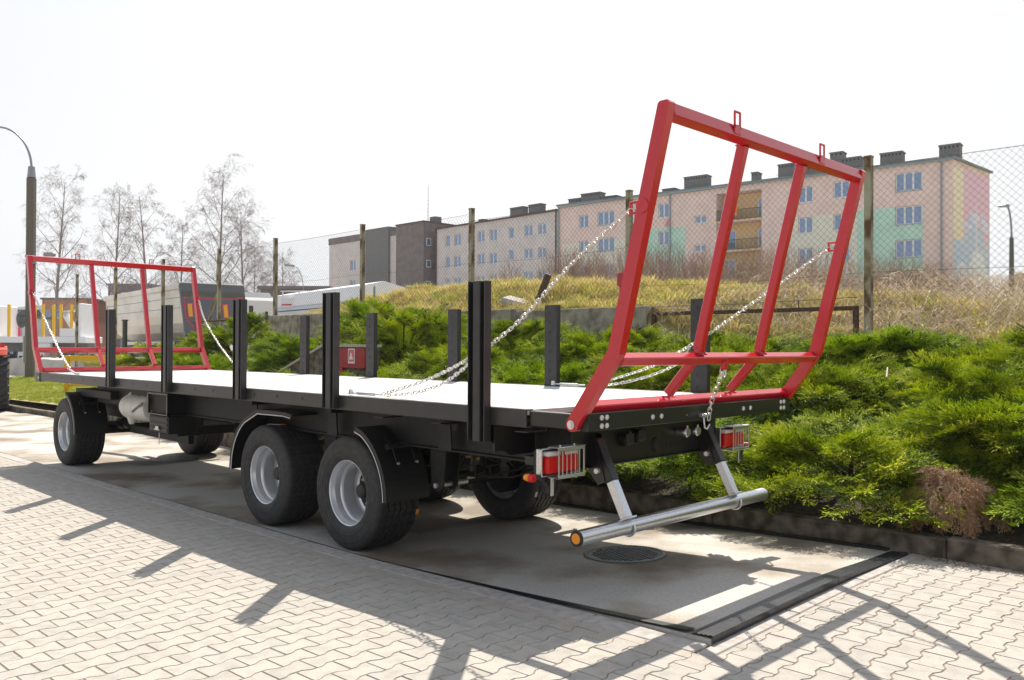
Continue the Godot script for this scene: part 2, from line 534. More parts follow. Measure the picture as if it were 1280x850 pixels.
func build_ground() -> void:
	struct_("ground", sheet(-1500, 1500, -1500, 1500, -0.03), M.yard)
	# the concrete bay the trailer stands in
	var bay := bay_node("concrete_bay")
	for seg in [[-20.0, -13.8], [-13.79, -7.62], [-7.605, 0.745]]:
		part(bay, "slab_panel", laid(-1.172, PW, seg[0], seg[1], 0.35, slab_y, 0.15), M.slab)
	# paving
	var pave := bay_node("pavement")
	var r := RandomNumberGenerator.new(); r.seed = 5
	part(pave, "joint_sand", laid(-9, KL - 0.003, -16, 9, 0.5, func(x, z): return pave_y(x, z) - 0.0036), M.joint)
	part(pave, "joint_sand", laid(KL - 0.003, PW + 0.02, KR + 0.003, 9, 0.35, func(x, z): return pave_y(x, z) - 0.0036), M.joint)
	part(pave, "outer_paving", sheet(-60, -9, -16, 40, 0.054), M.joint)
	part(pave, "paving_edge", MB.new().bx(-60, KL - 0.003, -0.2, 0.046, -16.1, -16, 0.0), M.kerb)
	var eye := Vector3(-5.126, 0.055, 3.07)
	var spots := []
	var cuts := []
	for i in range(-70, 90):
		for j in range(-62, 30):
			var x := -3.385 + 0.1035 * i
			var z := -2.39 + 0.279 * j + (0.1395 if posmod(i, 2) == 1 else 0.0)
			if z < -15.9 or z > 5.2 or x < -7.0: continue
			var inside := (x < KL - 0.104) or (z > KR + 0.082 and x < PW - 0.104)
			var cut := not inside and ((x < KL + 0.104) or (z > KR - 0.082 and x < PW + 0.104))
			if not (inside or cut): continue
			# keep what lies in view or a step to the side of it
			var d := Vector2(x - eye.x, z - eye.z)
			var f := d.dot(Vector2(0.69, -0.723)); var s := d.dot(Vector2(0.723, 0.69))
			if f < 1.2 or abs(s) > f * 0.62 + 1.3: continue
			if cut:
				cuts.append(Vector3(x, 0, z))
				continue
			spots.append([f, Vector3(x, pave_y(x, z) + r.randf_range(-0.0010, 0.0010), z), abs(s) < f * 0.6 and f > 3.6])
	spots.sort_custom(func(a, b): return a[0] < b[0])
	var near := []
	var rest := []
	for s in spots:
		if s[2] and near.size() < 300: near.append(s[1])
		else: rest.append(s[1])
	var tones := []
	for k in 6:
		var m: StandardMaterial3D = M.paver.duplicate()
		m.vertex_color_use_as_albedo = false
		m.albedo_color = paver_tone(r).linear_to_srgb()
		tones.append(paver_mesh(m))
	var jig := func(p: Vector3) -> Transform3D:
		var sx := (pave_y(p.x + 0.1, p.z) - pave_y(p.x - 0.1, p.z)) / 0.2
		var sz := (pave_y(p.x, p.z + 0.1) - pave_y(p.x, p.z - 0.1)) / 0.2
		return Transform3D(Basis.from_euler(Vector3(-sz + r.randf_range(-0.006, 0.006), 0.0, sx + r.randf_range(-0.006, 0.006))) * Basis(Vector3.UP, r.randf_range(-0.005, 0.005) + (PI if r.randf() < 0.5 else 0.0)), p)
	for p in near:
		var o := MeshInstance3D.new()
		o.mesh = tones[r.randi() % 6]
		o.name = "paver" if not pave.has_node("paver") else "paver_%03d" % (pave.get_child_count())
		pave.add_child(o, true)
		o.transform = jig.call(p)
	var xf := []
	var cs := []
	for p in rest:
		xf.append(jig.call(p)); cs.append(paver_tone(r))
	multi(pave, "paver_field", paver_mesh(M.paver), xf, cs)
	# pavers sawn to fit along the kerb and the planter wall
	var ol := PackedVector2Array()
	for v in [[-0.1015, 0.0797], [-0.072, 0.0797], [-0.032, 0.0562], [0.032, 0.0562], [0.072, 0.0797], [0.1015, 0.0797], [0.1015, -0.0797], [0.072, -0.0797], [0.032, -0.0562], [-0.032, -0.0562], [-0.072, -0.0797], [-0.1015, -0.0797]]: ol.append(Vector2(v[0], v[1]))
	var area := PackedVector2Array([Vector2(-9, -20), Vector2(KL - 0.004, -20), Vector2(KL - 0.004, KR + 0.004), Vector2(PW - 0.002, KR + 0.004), Vector2(PW - 0.002, 9), Vector2(-9, 9)])
	var cb := MB.new()
	for p in cuts:
		var sh := PackedVector2Array()
		for v in ol: sh.append(v + Vector2(p.x, p.z))
		for piece in Geometry2D.intersect_polygons(sh, area):
			if Geometry2D.is_polygon_clockwise(piece): piece.reverse()
			var fl := PackedVector2Array()
			for v in piece: fl.append(Vector2(v.x, -v.y))
			if fl.size() >= 3 and Geometry2D.triangulate_polygon(fl).size() >= 3: cb.prism(fl, Transform3D(Basis(Vector3.RIGHT, Vector3(0, 0, -1), Vector3.UP), Vector3(0, pave_y(p.x, p.z) - 0.008, 0)), 0.0076)
	var cm: StandardMaterial3D = M.paver.duplicate()
	cm.vertex_color_use_as_albedo = false
	cm.albedo_color = Color(0.41, 0.375, 0.33).linear_to_srgb()
	part(pave, "cut_pavers", cb, cm).set_meta("kind", "stuff")
	# kerbs round the bay
	var kb := bay_node("bay_kerb")
	var z := -16.0
	while z < 0.74:
		var z1: float = min(z + 0.996, 0.74)
		var sl := (pave_y(-1.2, z1) - pave_y(-1.2, z)) / (z1 - z)
		part(kb, "kerb_stone", MB.new().box(Vector3((KL - 1.178) * 0.5 + r.randf_range(-0.003, 0.003), pave_y(-1.2, (z + z1) * 0.5) - 0.099 + r.randf_range(0.0, 0.003), (z + z1) * 0.5), Vector3(-1.178 - KL, 0.2, z1 - z - 0.005), 0.007, Basis(Vector3.RIGHT, -sl)), M.kerb)
		z += 1.0
	var x := KL
	while x < PW - 0.05:
		var x1: float = min(x + 0.996, PW - 0.004)
		var ya := pave_y(x, 0.8); var yb := pave_y(x1, 0.8)
		part(kb, "kerb_stone", MB.new().box(Vector3((x + x1) * 0.5, (ya + yb) * 0.5 - 0.098 + r.randf_range(0.0, 0.003), 0.7965), Vector3(x1 - x - 0.005, 0.2, 0.091), 0.008, Basis(Vector3.BACK, (yb - ya) / (x1 - x))), M.kerb)
		x += 1.0
	# dark steel strips that edge the slab
	var se := bay_node("steel_edging")
	var prof := [[-1.173, 0.97], [-1.158, 0.95], [-1.152, 0.72], [-1.132, 0.66], [-1.127, 0.42], [-1.108, 0.36], [-1.102, 0.14], [-1.084, 0.10], [-1.081, 0.0]]
	for k in 8:
		var b := MB.new()
		for m in 4:
			var za := -13.4 + k * 1.75 + m * 0.4375 + (0.004 if m == 0 else 0.0)
			var zb := -13.4 + k * 1.75 + (m + 1) * 0.4375
			for i in prof.size() - 1:
				var P := func(e: Array, zz: float) -> Vector3:
					var s := slab_y(-1.1, zz) + 0.003
					return Vector3(e[0], s + max(pave_y(-1.2, zz) - s, 0.012) * e[1], zz)
				b.q(P.call(prof[i], zb), P.call(prof[i + 1], zb), P.call(prof[i + 1], za), P.call(prof[i], za))
		part(se, "edge_strip", b, M.steel_edge)
	for seg in [[-1.168, 0.42], [0.428, PW - 0.07]]:
		var b := MB.new()
		var n := 10
		for k in n:
			var fa := float(k) / n; var fb := float(k + 1) / n
			var P := func(f: float, xx: float) -> Vector3:
				return Vector3(xx, slab_y(xx, 0.60) + 0.004 + 0.012 * f + (0.004 if int(round(f * n)) % 2 == 1 else 0.0), 0.615 + 0.138 * f)
			for m in 4:
				var xa := lerpf(seg[0], seg[1], m / 4.0); var xb := lerpf(seg[0], seg[1], (m + 1) / 4.0)
				b.q(P.call(fb, xa), P.call(fb, xb), P.call(fa, xb), P.call(fa, xa))
				if k == n - 1: b.q(P.call(fb, xa) + Vector3(0, -0.04, 0), P.call(fb, xb) + Vector3(0, -0.04, 0), P.call(fb, xb), P.call(fb, xa))
		part(se, "ramp_strip", b, M.steel_edge)
	part(se, "edge_strip", laid(PW - 0.075, PW - 0.004, -6.0, 0.59, 0.4, func(x_, z_): return slab_y(x_, z_) + 0.02, 0.03), M.steel_edge)
	# cover and grate in the slab
	round_cover(Vector3(0.235 - 0.019, slab_y(0.234, -0.84) + 0.001, -0.84), 0.317)
	bar_grate(Vector3(0.32, 0, -9.2), 0.33)

func round_cover(at: Vector3, r: float) -> void:
	var t := thing("manhole_cover", "round cast iron cover with a studded face set in the concrete under the bumper tube", "manhole cover", at)
	t.rotation.x = -0.046
	part(t, "rim", MB.new().lathe(Transform3D(), [Vector2(r - 0.035, 0.004), Vector2(r - 0.033, 0.009), Vector2(r - 0.004, 0.009), Vector2(r, 0.002)].map(func(v): return v), 48), M.iron)
	var b := MB.new().lathe(Transform3D(), [Vector2(r - 0.036, 0.0045), Vector2(0.0, 0.0045)], 48)
	b = MB.new()
	b.lathe(Transform3D(), [Vector2(r - 0.034, 0.002), Vector2(r - 0.036, 0.0042), Vector2(0.0, 0.0042)], 48)
	part(t, "plate", b, M.steel_edge)
	var st := MB.new()
	for i in range(-12, 13):
		for j in range(-9, 10):
			var p := Vector2(i * 0.036 + (0.018 if posmod(j, 2) else 0.0), j * 0.036)
			if p.length() > r - 0.06: continue
			st.box(Vector3(p.x, 0.0065, p.y), Vector3(0.027, 0.008, 0.017), 0.003)
	part(t, "stud", st, M.iron).set_meta("kind", "stuff")

func bar_grate(at: Vector3, r: float) -> void:
	var t := thing("drain_grate", "round slotted drain grate in the shaded concrete behind the front wheel", "drain grate", at)
	part(t, "rim", MB.new().lathe(Transform3D(), [Vector2(r - 0.03, 0.003), Vector2(r - 0.03, 0.009), Vector2(r, 0.009), Vector2(r, 0.002)], 40), M.iron)
	part(t, "sump", MB.new().lathe(Transform3D(), [Vector2(r - 0.03, 0.003), Vector2(0, 0.003)], 40), M.stake_dark)
	for i in range(-5, 6):
		var x := i * 0.055
		var l := sqrt(max(0.0, (r - 0.03) * (r - 0.03) - x * x))
		part(t, "bar", MB.new().bx(x - 0.014, x + 0.014, 0.004, 0.012, -l, l, 0.003), M.iron)

var TR: Node3D

func tyre_mesh() -> MB:
	# axis along x, outer face towards -x; width 0.43, centred
	var b := MB.new()
	var half := 0.215
	var prof := []   # [x, r, wave]
	# outer sidewall from bead outwards
	for p in [[-0.17, 0.262, 0], [-0.188, 0.268, 0], [-0.203, 0.285, 0], [-0.2065, 0.297, 0], [-0.2115, 0.305, 0], [-0.2125, 0.312, 0], [-0.2145, 0.334, 0], [-0.2175, 0.336, 0], [-0.2175, 0.342, 0], [-0.215, 0.345, 0], [-0.2145, 0.375, 0], [-0.2125, 0.392, 0], [-0.2145, 0.3945, 0], [-0.2135, 0.402, 0], [-0.2065, 0.424, 0], [-0.206, 0.43, 0], [-0.2, 0.444, 0], [-0.19, 0.4565, 0], [-0.176, 0.463, 0]]:
		prof.append(p)
	var groove := [-0.118, -0.058, 0.0, 0.058, 0.118]
	for g in groove:
		var cr: float = 0.4705 - 0.10 * g * g
		prof.append([g - 0.0095, cr, 1]); prof.append([g - 0.0065, cr - 0.018, 1])
		prof.append([g + 0.0065, cr - 0.018, 1]); prof.append([g + 0.0095, cr, 1])
	var n := prof.size()
	for i in range(18, -1, -1):
		prof.append([-prof[i][0], prof[i][1], 0])
	n = prof.size()
	var seg := 180
	var ring := func(k: int) -> Array:
		var a := TAU * k / seg
		var ph := fposmod(k / 6.0, 1.0)
		var w := (absf(ph - 0.5) * 4.0 - 1.0)
		w = clampf(w * 1.6, -1.0, 1.0) * 0.0065
		var o := []
		for p in prof:
			o.append(Vector3(p[0] + w * p[2], sin(a) * p[1], cos(a) * p[1]))
		return o
	var A: Array = ring.call(0)
	for k in seg:
		var B: Array = ring.call((k + 1) % seg)
		for i in n - 1:
			var nm: Vector3 = ((A[i + 1] as Vector3) - A[i]).cross(B[i] - A[i]).normalized()
			b.qn(A[i], A[i + 1], B[i + 1], B[i], nm, nm, nm, nm)
		A = B
	# lateral sipes on the ribs
	return b

func wheel(at: Vector3, side: float, src: Node3D = null) -> Node3D:
	var w: Node3D
	if src:
		w = src.duplicate()
	else:
		w = Node3D.new()
	var k := 0
	var nm := "wheel"
	while TR.has_node(NodePath(nm)):
		k += 1
		nm = "wheel_%03d" % k
	w.name = nm
	TR.add_child(w, true)
	w.position = at
	w.rotation = Vector3(k * 0.7 * side, 0.0, 0.0)
	if side > 0.0: w.rotation = Vector3(k * 0.7, PI, 0.0)
	if src: return w
	part(w, "tyre", tyre_mesh(), M.rubber)
	# cross cuts in the tread ribs
	var cut := MB.new()
	for i in 60:
		var a := TAU * i / 60.0
		for g in [-0.148, -0.088, -0.029, 0.029, 0.088, 0.148]:
			var rr: float = 0.4704 - 0.10 * g * g
			var c := Vector3(g, sin(a) * rr, cos(a) * rr)
			cut.box(c, Vector3(0.034, 0.002, 0.006), 0.0, Basis(Vector3.RIGHT, PI / 2 - a) * Basis(Vector3.UP, 0.35 if i % 2 else -0.35))
	part(w, "tread_cut", cut, M.stake_dark).set_meta("kind", "stuff")
	var X := Transform3D(MB.along(Vector3.RIGHT), Vector3.ZERO)   # local y of the lathe runs to +x (inboard)
	var rim := MB.new()
	rim.lathe(X, [Vector2(0.262, -0.168), Vector2(0.2735, -0.182), Vector2(0.2735, -0.188), Vector2(0.268, -0.191), Vector2(0.262, -0.186), Vector2(0.256, -0.165), Vector2(0.249, -0.145), Vector2(0.247, -0.095), Vector2(0.238, -0.083), Vector2(0.234, -0.07), Vector2(0.231, 0.04), Vector2(0.223, 0.06), Vector2(0.2, 0.075), Vector2(0.168, 0.077), Vector2(0.158, 0.066), Vector2(0.09, 0.064)].map(func(v): return v), 56)
	rim.lathe(X, [Vector2(0.231, 0.05), Vector2(0.245, 0.13), Vector2(0.2735, 0.188), Vector2(0.262, 0.168)], 40)
	part(w, "rim", rim, M.rim)
	var hub := MB.new()
	hub.lathe(X, [Vector2(0.0, -0.075), Vector2(0.04, -0.074), Vector2(0.058, -0.066), Vector2(0.064, -0.05), Vector2(0.066, -0.01), Vector2(0.078, -0.005), Vector2(0.08, 0.03), Vector2(0.1, 0.038), Vector2(0.1, 0.064)].map(func(v): return Vector2(v.x, v.y)), 28)
	part(w, "hub", hub, M.hub)
	var holes := MB.new()
	for i in 10:
		var a := TAU * (i + 0.5) / 10
		var c := Vector3(0.0735, sin(a) * 0.187, cos(a) * 0.187)
		holes.cyl(c, c + Vector3(-0.001, 0, 0), 0.019, 0.019, 12)
	part(w, "vent_hole", holes, M.stake_dark).set_meta("kind", "stuff")
	for i in 10:
		var a := TAU * i / 10
		var c := Vector3(0.066, sin(a) * 0.125, cos(a) * 0.125)
		part(w, "wheel_nut", MB.new().cyl(c, c + Vector3(-0.03, 0, 0), 0.016, 0.014, 6).cyl(c + Vector3(-0.03, 0, 0), c + Vector3(-0.042, 0, 0), 0.009, 0.009, 6), M.bolt)
	return w

# hinged red end frame; z of the hinge, s = +1 opens backwards, -1 forwards
func end_frame(called: String, zh: float, s: float, label: String) -> Node3D:
	var g := Node3D.new()
	g.name = called
	TR.add_child(g, true)
	g.set_meta("label", label)
	var P := func(x: float, y: float, z: float) -> Vector3: return Vector3(x, y, zh + s * (z + 0.10))
	for side in [-1.0, 1.0]:
		# outline of the post in the (z, y) plane
		var poly := PackedVector2Array()
		for i in 9:
			var a := PI * 0.80 + PI * i / 8.0
			poly.append(Vector2(-0.10 + cos(a) * 0.041, 1.216 + sin(a) * 0.041))
		poly.append_array(PackedVector2Array([Vector2(0.252, 1.632), Vector2(0.584, 2.985), Vector2(0.570, 3.0), Vector2(0.522, 3.0), Vector2(0.508, 2.99), Vector2(0.172, 1.66)]))
		var pp := PackedVector2Array()
		for v in poly: pp.append(Vector2(s * v.x, v.y))
		var x0: float = -1.272 if side < 0.0 else 1.212
		var T := Transform3D(Basis(Vector3(0, 0, 1), Vector3.UP, Vector3(-1, 0, 0)), Vector3(x0 + 0.06, 0, zh + s * 0.10))
		part(g, "side_post", MB.new().prism(pp, T, 0.06), M.red)
		var xb: float = side * 1.274
		part(g, "pivot_bolt", MB.new().cyl(P.call(xb, 1.216, -0.10), P.call(xb + side * 0.014, 1.216, -0.10), 0.02, 0.018, 6).cyl(P.call(xb, 1.216, -0.10), P.call(xb + side * 0.004, 1.216, -0.10), 0.027, 0.027, 16), M.bolt)
		# ring lug for the chain, on the post's inner edge
		var c := Vector3(side * 1.245, 2.45, zh + s * (0.40 + 0.10))
		var lug := MB.new()
		lug.box(c + Vector3(0, 0.028, -s * 0.055), Vector3(0.018, 0.014, 0.085), 0.003)
		lug.box(c + Vector3(0, -0.032, -s * 0.055), Vector3(0.018, 0.014, 0.085), 0.003)
		lug.box(c + Vector3(0, -0.002, -s * 0.091), Vector3(0.018, 0.06, 0.013), 0.003)
		lug.box(c + Vector3(0, -0.002, -s * 0.002), Vector3(0.02, 0.078, 0.05), 0.006)
		if side < 0.0:
			lug.cyl(Vector3(-1.272, 2.448, c.z + s * 0.01), Vector3(-1.28, 2.448, c.z + s * 0.01), 0.042, 0.040, 18)
		part(g, "chain_lug", lug, M.red)
		# uprights
		var xu: float = side * 0.385 - 0.0
		var u := MB.new()
		u.beam(P.call(xu, 1.37, -0.03), P.call(xu, 1.605, 0.175), 0.055, 0.055, Vector3(1, 0, 0), 0.006)
		part(g, "lower_upright", u, M.red)
		part(g, "upright", MB.new().beam(P.call(xu, 1.655, 0.20), P.call(xu, 2.91, 0.512), 0.06, 0.06, Vector3(1, 0, 0), 0.006), M.red)
		for xx in [xu - 0.03, xu + 0.03]:
			part(g, "gusset", MB.new().prism(PackedVector2Array([Vector2(0, 0), Vector2(s * 0.05, 0), Vector2(s * 0.012, 0.05)]), Transform3D(Basis(Vector3(0, 0, 1), Vector3.UP, Vector3(-1, 0, 0)), P.call(xx, 1.64, 0.185) + Vector3(0.003, 0, 0)), 0.006), M.red)
	# weld beads where the tubes meet
	for x in [-1.208, -0.415, -0.355, 0.355, 0.415, 1.208]:
		var inner: bool = absf(x) < 1.0
		for e in ([[1.318, -0.055], [1.604, 0.196]] if not inner else [[1.352, -0.03], [1.585, 0.165], [1.632, 0.21], [2.913, 0.51]]):
			var c: Vector3 = P.call(x, e[0], e[1])
			var lp := []
			for i in 13:
				var a := TAU * i / 12.0
				if inner: lp.append(c + Vector3((0.0 if i % 2 else 0.001), cos(a) * 0.004, sin(a) * 0.034))
				else: lp.append(c + Vector3(-signf(x) * 0.004, cos(a) * 0.038, sin(a) * 0.038))
			part(g, "weld_bead", MB.new().tube(lp, 0.0035, -1.0, 5), M.red)
	part(g, "bottom_bar", MB.new().beam(P.call(-1.21, 1.318, -0.055), P.call(1.21, 1.318, -0.055), 0.06, 0.06, Vector3(0, 0.81, s * 0.58), 0.006), M.red)
	part(g, "cross_bar", MB.new().beam(P.call(-1.21, 1.604, 0.196), P.call(1.21, 1.604, 0.196), 0.06, 0.06, Vector3(0, 0.81, s * 0.58), 0.006), M.red)
	part(g, "top_bar", MB.new().beam(P.call(-1.211, 2.953, 0.536), P.call(1.211, 2.953, 0.536), 0.08, 0.072, Vector3(0, 0.24, s).normalized(), 0.006), M.red)
	for x in [-0.56, 0.56]:
		var l := MB.new()
		var c: Vector3 = P.call(x, 3.02, 0.575)
		l.box(c + Vector3(-0.03, 0.0, 0), Vector3(0.013, 0.10, 0.012), 0.003)
		l.box(c + Vector3(0.03, 0.0, 0), Vector3(0.013, 0.10, 0.012), 0.003)
		l.box(c + Vector3(0, 0.05, 0), Vector3(0.073, 0.013, 0.012), 0.003)
		l.box(c + Vector3(0, -0.055, 0.0), Vector3(0.073, 0.06, 0.012), 0.004)
		part(g, "top_lug", l, M.red)
	var cl := MB.new().box(P.call(-0.10, 1.556, 0.215), Vector3(0.055, 0.055, 0.03), 0.004)
	part(g, "chain_bracket", cl, M.red)
	return g

func chain_along(path: Array, link := 0.042, wire := 0.0055) -> MB:
	var c := Curve3D.new()
	for i in path.size():
		var tg := Vector3.ZERO
		if i > 0 and i < path.size() - 1: tg = (path[i + 1] - path[i - 1]) / 6.0
		c.add_point(path[i], -tg, tg)
	var L := c.get_baked_length()
	var step := link * 0.80
	var n := int(L / step)
	var b := MB.new()
	var r := RandomNumberGenerator.new(); r.seed = 9
	for i in n:
		var p := c.sample_baked(i * step)
		var q := c.sample_baked(min(L, i * step + step))
		var y := (q - p).normalized()
		var x := y.cross(Vector3.UP).normalized()
		var z := x.cross(y)
		var a := (PI / 4 if i % 2 else -PI / 4) + r.randf_range(-0.25, 0.25)
		var w := x * cos(a) + z * sin(a)
		var m := (p + q) * 0.5
		var pts := []
		var hl := link * 0.5 - link * 0.23
		for k in 10:
			var f := TAU * (k + 0.5) / 10.0
			pts.append(m + w * cos(f) * link * 0.25 + y * (sin(f) * link * 0.25 + signf(sin(f)) * hl))
		b.tube(pts, wire * 0.5, -1.0, 4, true)
	return b

func tie_chain(path: Array, hook: Vector3, dir: Vector3, label: String) -> void:
	var n := Node3D.new()
	n.name = "tie_chain"
	if TR.has_node("tie_chain"):
		var k := 1
		while TR.has_node(NodePath("tie_chain_%03d" % k)): k += 1
		n.name = "tie_chain_%03d" % k
	TR.add_child(n, true)
	n.set_meta("label", label)
	part(n, "chain_links", chain_along(path, 0.046, 0.0085), M.chain).set_meta("kind", "stuff")
	# turnbuckle lying at the deck end
	var d := dir.normalized()
	var tb := MB.new()
	tb.cyl(hook, hook + d * 0.24, 0.013, 0.013, 10, 0.003)
	tb.cyl(hook + d * 0.24, hook + d * 0.33, 0.007, 0.007, 8)
	tb.cyl(hook - d * 0.06, hook, 0.007, 0.007, 8)
	part(n, "turnbuckle", tb, M.zinc)
	part(n, "deck_eye", MB.new().cyl(hook - d * 0.085 + Vector3(0, -0.012, 0), hook - d * 0.085 + Vector3(0, 0.03, 0), 0.022, 0.016, 10), M.bolt)

func mudguard(z: float, side: float, rear: bool) -> void:
	# arc of black plastic round the wheel, from over the tread down behind (or in front of) it
	var n := Node3D.new()
	n.name = "mudguard"
	var k := 1
	while TR.has_node(NodePath(n.name)):
		n.name = "mudguard_%03d" % k
		k += 1
	TR.add_child(n, true)
	var s := 1.0 if rear else -1.0
	var pts := []
	var a1 := 62.0 if rear else 58.0
	for i in 13:
		var a := deg_to_rad(lerpf(0.0, a1, i / 12.0))
		var r := 0.585
		pts.append(Vector2(cos(a) * r * s, sin(a) * r))
	if not rear:
		pts.append(Vector2(-0.05, 0.6)); pts.append(Vector2(0.44, 0.6)); pts.append(Vector2(0.56, 0.585))
	else:
		pts.append(Vector2(0.18, 0.545))
	var x0 := side * 1.12
	var x1 := side * 0.69
	var b := MB.new()
	var st := MB.new()
	for i in pts.size() - 1:
		var p: Vector2 = pts[i]; var q: Vector2 = pts[i + 1]
		var nn := (q - p).normalized()
		var o := Vector2(nn.y, -nn.x) * s * 0.012
		if rear == false: o = Vector2(nn.y, -nn.x) * s * 0.012
		var A := Vector3(0, 0.47 + p.y, z + p.x); var B := Vector3(0, 0.47 + q.y, z + q.x)
		var ctr := Vector3(0, 0.47, z)
		var oo := Vector3(0, o.y, o.x)
		var xo := Vector3(x0, 0, 0); var xi := Vector3(x1, 0, 0)
		b.qo(A + xo + oo, B + xo + oo, B + xi + oo, A + xi + oo, ctr)
		b.qo(A + xo, B + xo, B + xi, A + xi, ctr)
		# turned-down lip on the outer edge
		var ra := (ctr - A).normalized() * 0.035; var rb := (ctr - B).normalized() * 0.035
		b.q(A + xo + oo, B + xo + oo, B + xo + rb, A + xo + ra)
		var e := Vector3(side * 0.0035, 0, 0)
		st.qo(A + xo + e + ra * 0.72, B + xo + e + rb * 0.72, B + xo + e + rb * 0.95, A + xo + e + ra * 0.95, Vector3(0, 0.47, z))
		st.qo(A + xo * 0.999 + ra * 0.95, B + xo * 0.999 + rb * 0.95, B + xo + e + rb * 0.95, A + xo + e + ra * 0.95, A + xo)
	part(n, "guard", b, M.plastic_black)
	part(n, "edge_strip", st, M.white_strip)
	if rear:
		# carrier tube and two strap brackets on the outer face
		var yb := 0.885
		var zb := z + 0.48
		part(n, "carrier_tube", MB.new().cyl(Vector3(side * 1.02, yb, zb), Vector3(side * 0.56, yb, zb), 0.017, 0.017, 12, 0.003).cyl(Vector3(side * 1.035, yb, zb), Vector3(side * 1.0, yb, zb), 0.024, 0.024, 12), M.hub)
		for xx in [0.985, 0.80]:
			var sb := MB.new()
			sb.beam(Vector3(side * xx, 0.955, z + 0.40), Vector3(side * xx, 0.885, z + 0.495), 0.028, 0.012, Vector3(0, 1, 1))
			sb.beam(Vector3(side * xx, 0.885, z + 0.495), Vector3(side * xx, 0.765, z + 0.565), 0.028, 0.012, Vector3(0, 1, 1))
			part(n, "strap", sb, M.black)
			part(n, "strap_bolt", MB.new().cyl(Vector3(side * xx, 0.76, z + 0.56), Vector3(side * xx, 0.76, z + 0.583), 0.011, 0.009, 6), M.bolt)
	else:
		for p in [[-0.36, 0.98], [-0.12, 1.035], [-0.46, 0.8]]:
			part(n, "guard_bolt", MB.new().cyl(Vector3(side * 1.0, p[1], z + p[0] * 1.12 - 0.015), Vector3(side * 1.0, p[1] + 0.012, z + p[0] * 1.12 - 0.03), 0.012, 0.01, 6), M.bolt)

func stake(z0: float, z1: float, side: float, y0: float, bolts: bool) -> void:
	# rolled post: flat inner web, raised outer rib between two grooves
	var zc := (z0 + z1) * 0.5
	var w := z1 - z0
	var n := Node3D.new()
	n.name = "stake"
	var k := 1
	while TR.has_node(NodePath(n.name)):
		n.name = "stake_%03d" % k
		k += 1
	TR.add_child(n, true)
	var h := w * 0.5
	var poly := PackedVector2Array([Vector2(-h, 0), Vector2(h, 0), Vector2(h, 0.057), Vector2(h - 0.008, 0.057), Vector2(h - 0.008, 0.012), Vector2(0.036, 0.012), Vector2(0.034, 0.052), Vector2(0.03, 0.057), Vector2(-0.03, 0.057), Vector2(-0.034, 0.052), Vector2(-0.036, 0.012), Vector2(-h + 0.008, 0.012), Vector2(-h + 0.008, 0.057), Vector2(-h, 0.057)])
	# x of poly -> z, y of poly -> outward
	var T := Transform3D(Basis(Vector3(0, 0, 1), Vector3(side, 0, 0), Vector3.UP), Vector3(side * 1.2765, y0, zc))
	part(n, "post", MB.new().prism(poly, T, 2.098 - y0), M.stake_black)
	# slot holes down the inner web
	for i in 8:
		var y := 2.098 - 0.075 - i * 0.098
		part(n, "slot", MB.new().box(Vector3(side * 1.2755, y, zc - 0.01), Vector3(0.003, 0.028, 0.009), 0.0), M.stake_dark)
	for zz in [zc - 0.055, zc + 0.055]:
		part(n, "corner_hole", MB.new().cyl(Vector3(side * 1.2745, 2.065, zz), Vector3(side * 1.2765, 2.065, zz), 0.006, 0.006, 8), M.stake_dark)
	if bolts:
		for zz in [zc - 0.053, zc + 0.053]:
			for dy in [0.045, 0.105]:
				part(n, "bolt", MB.new().cyl(Vector3(side * 1.289, y0 + dy, zz), Vector3(side * 1.303, y0 + dy, zz), 0.012, 0.010, 6), M.bolt)

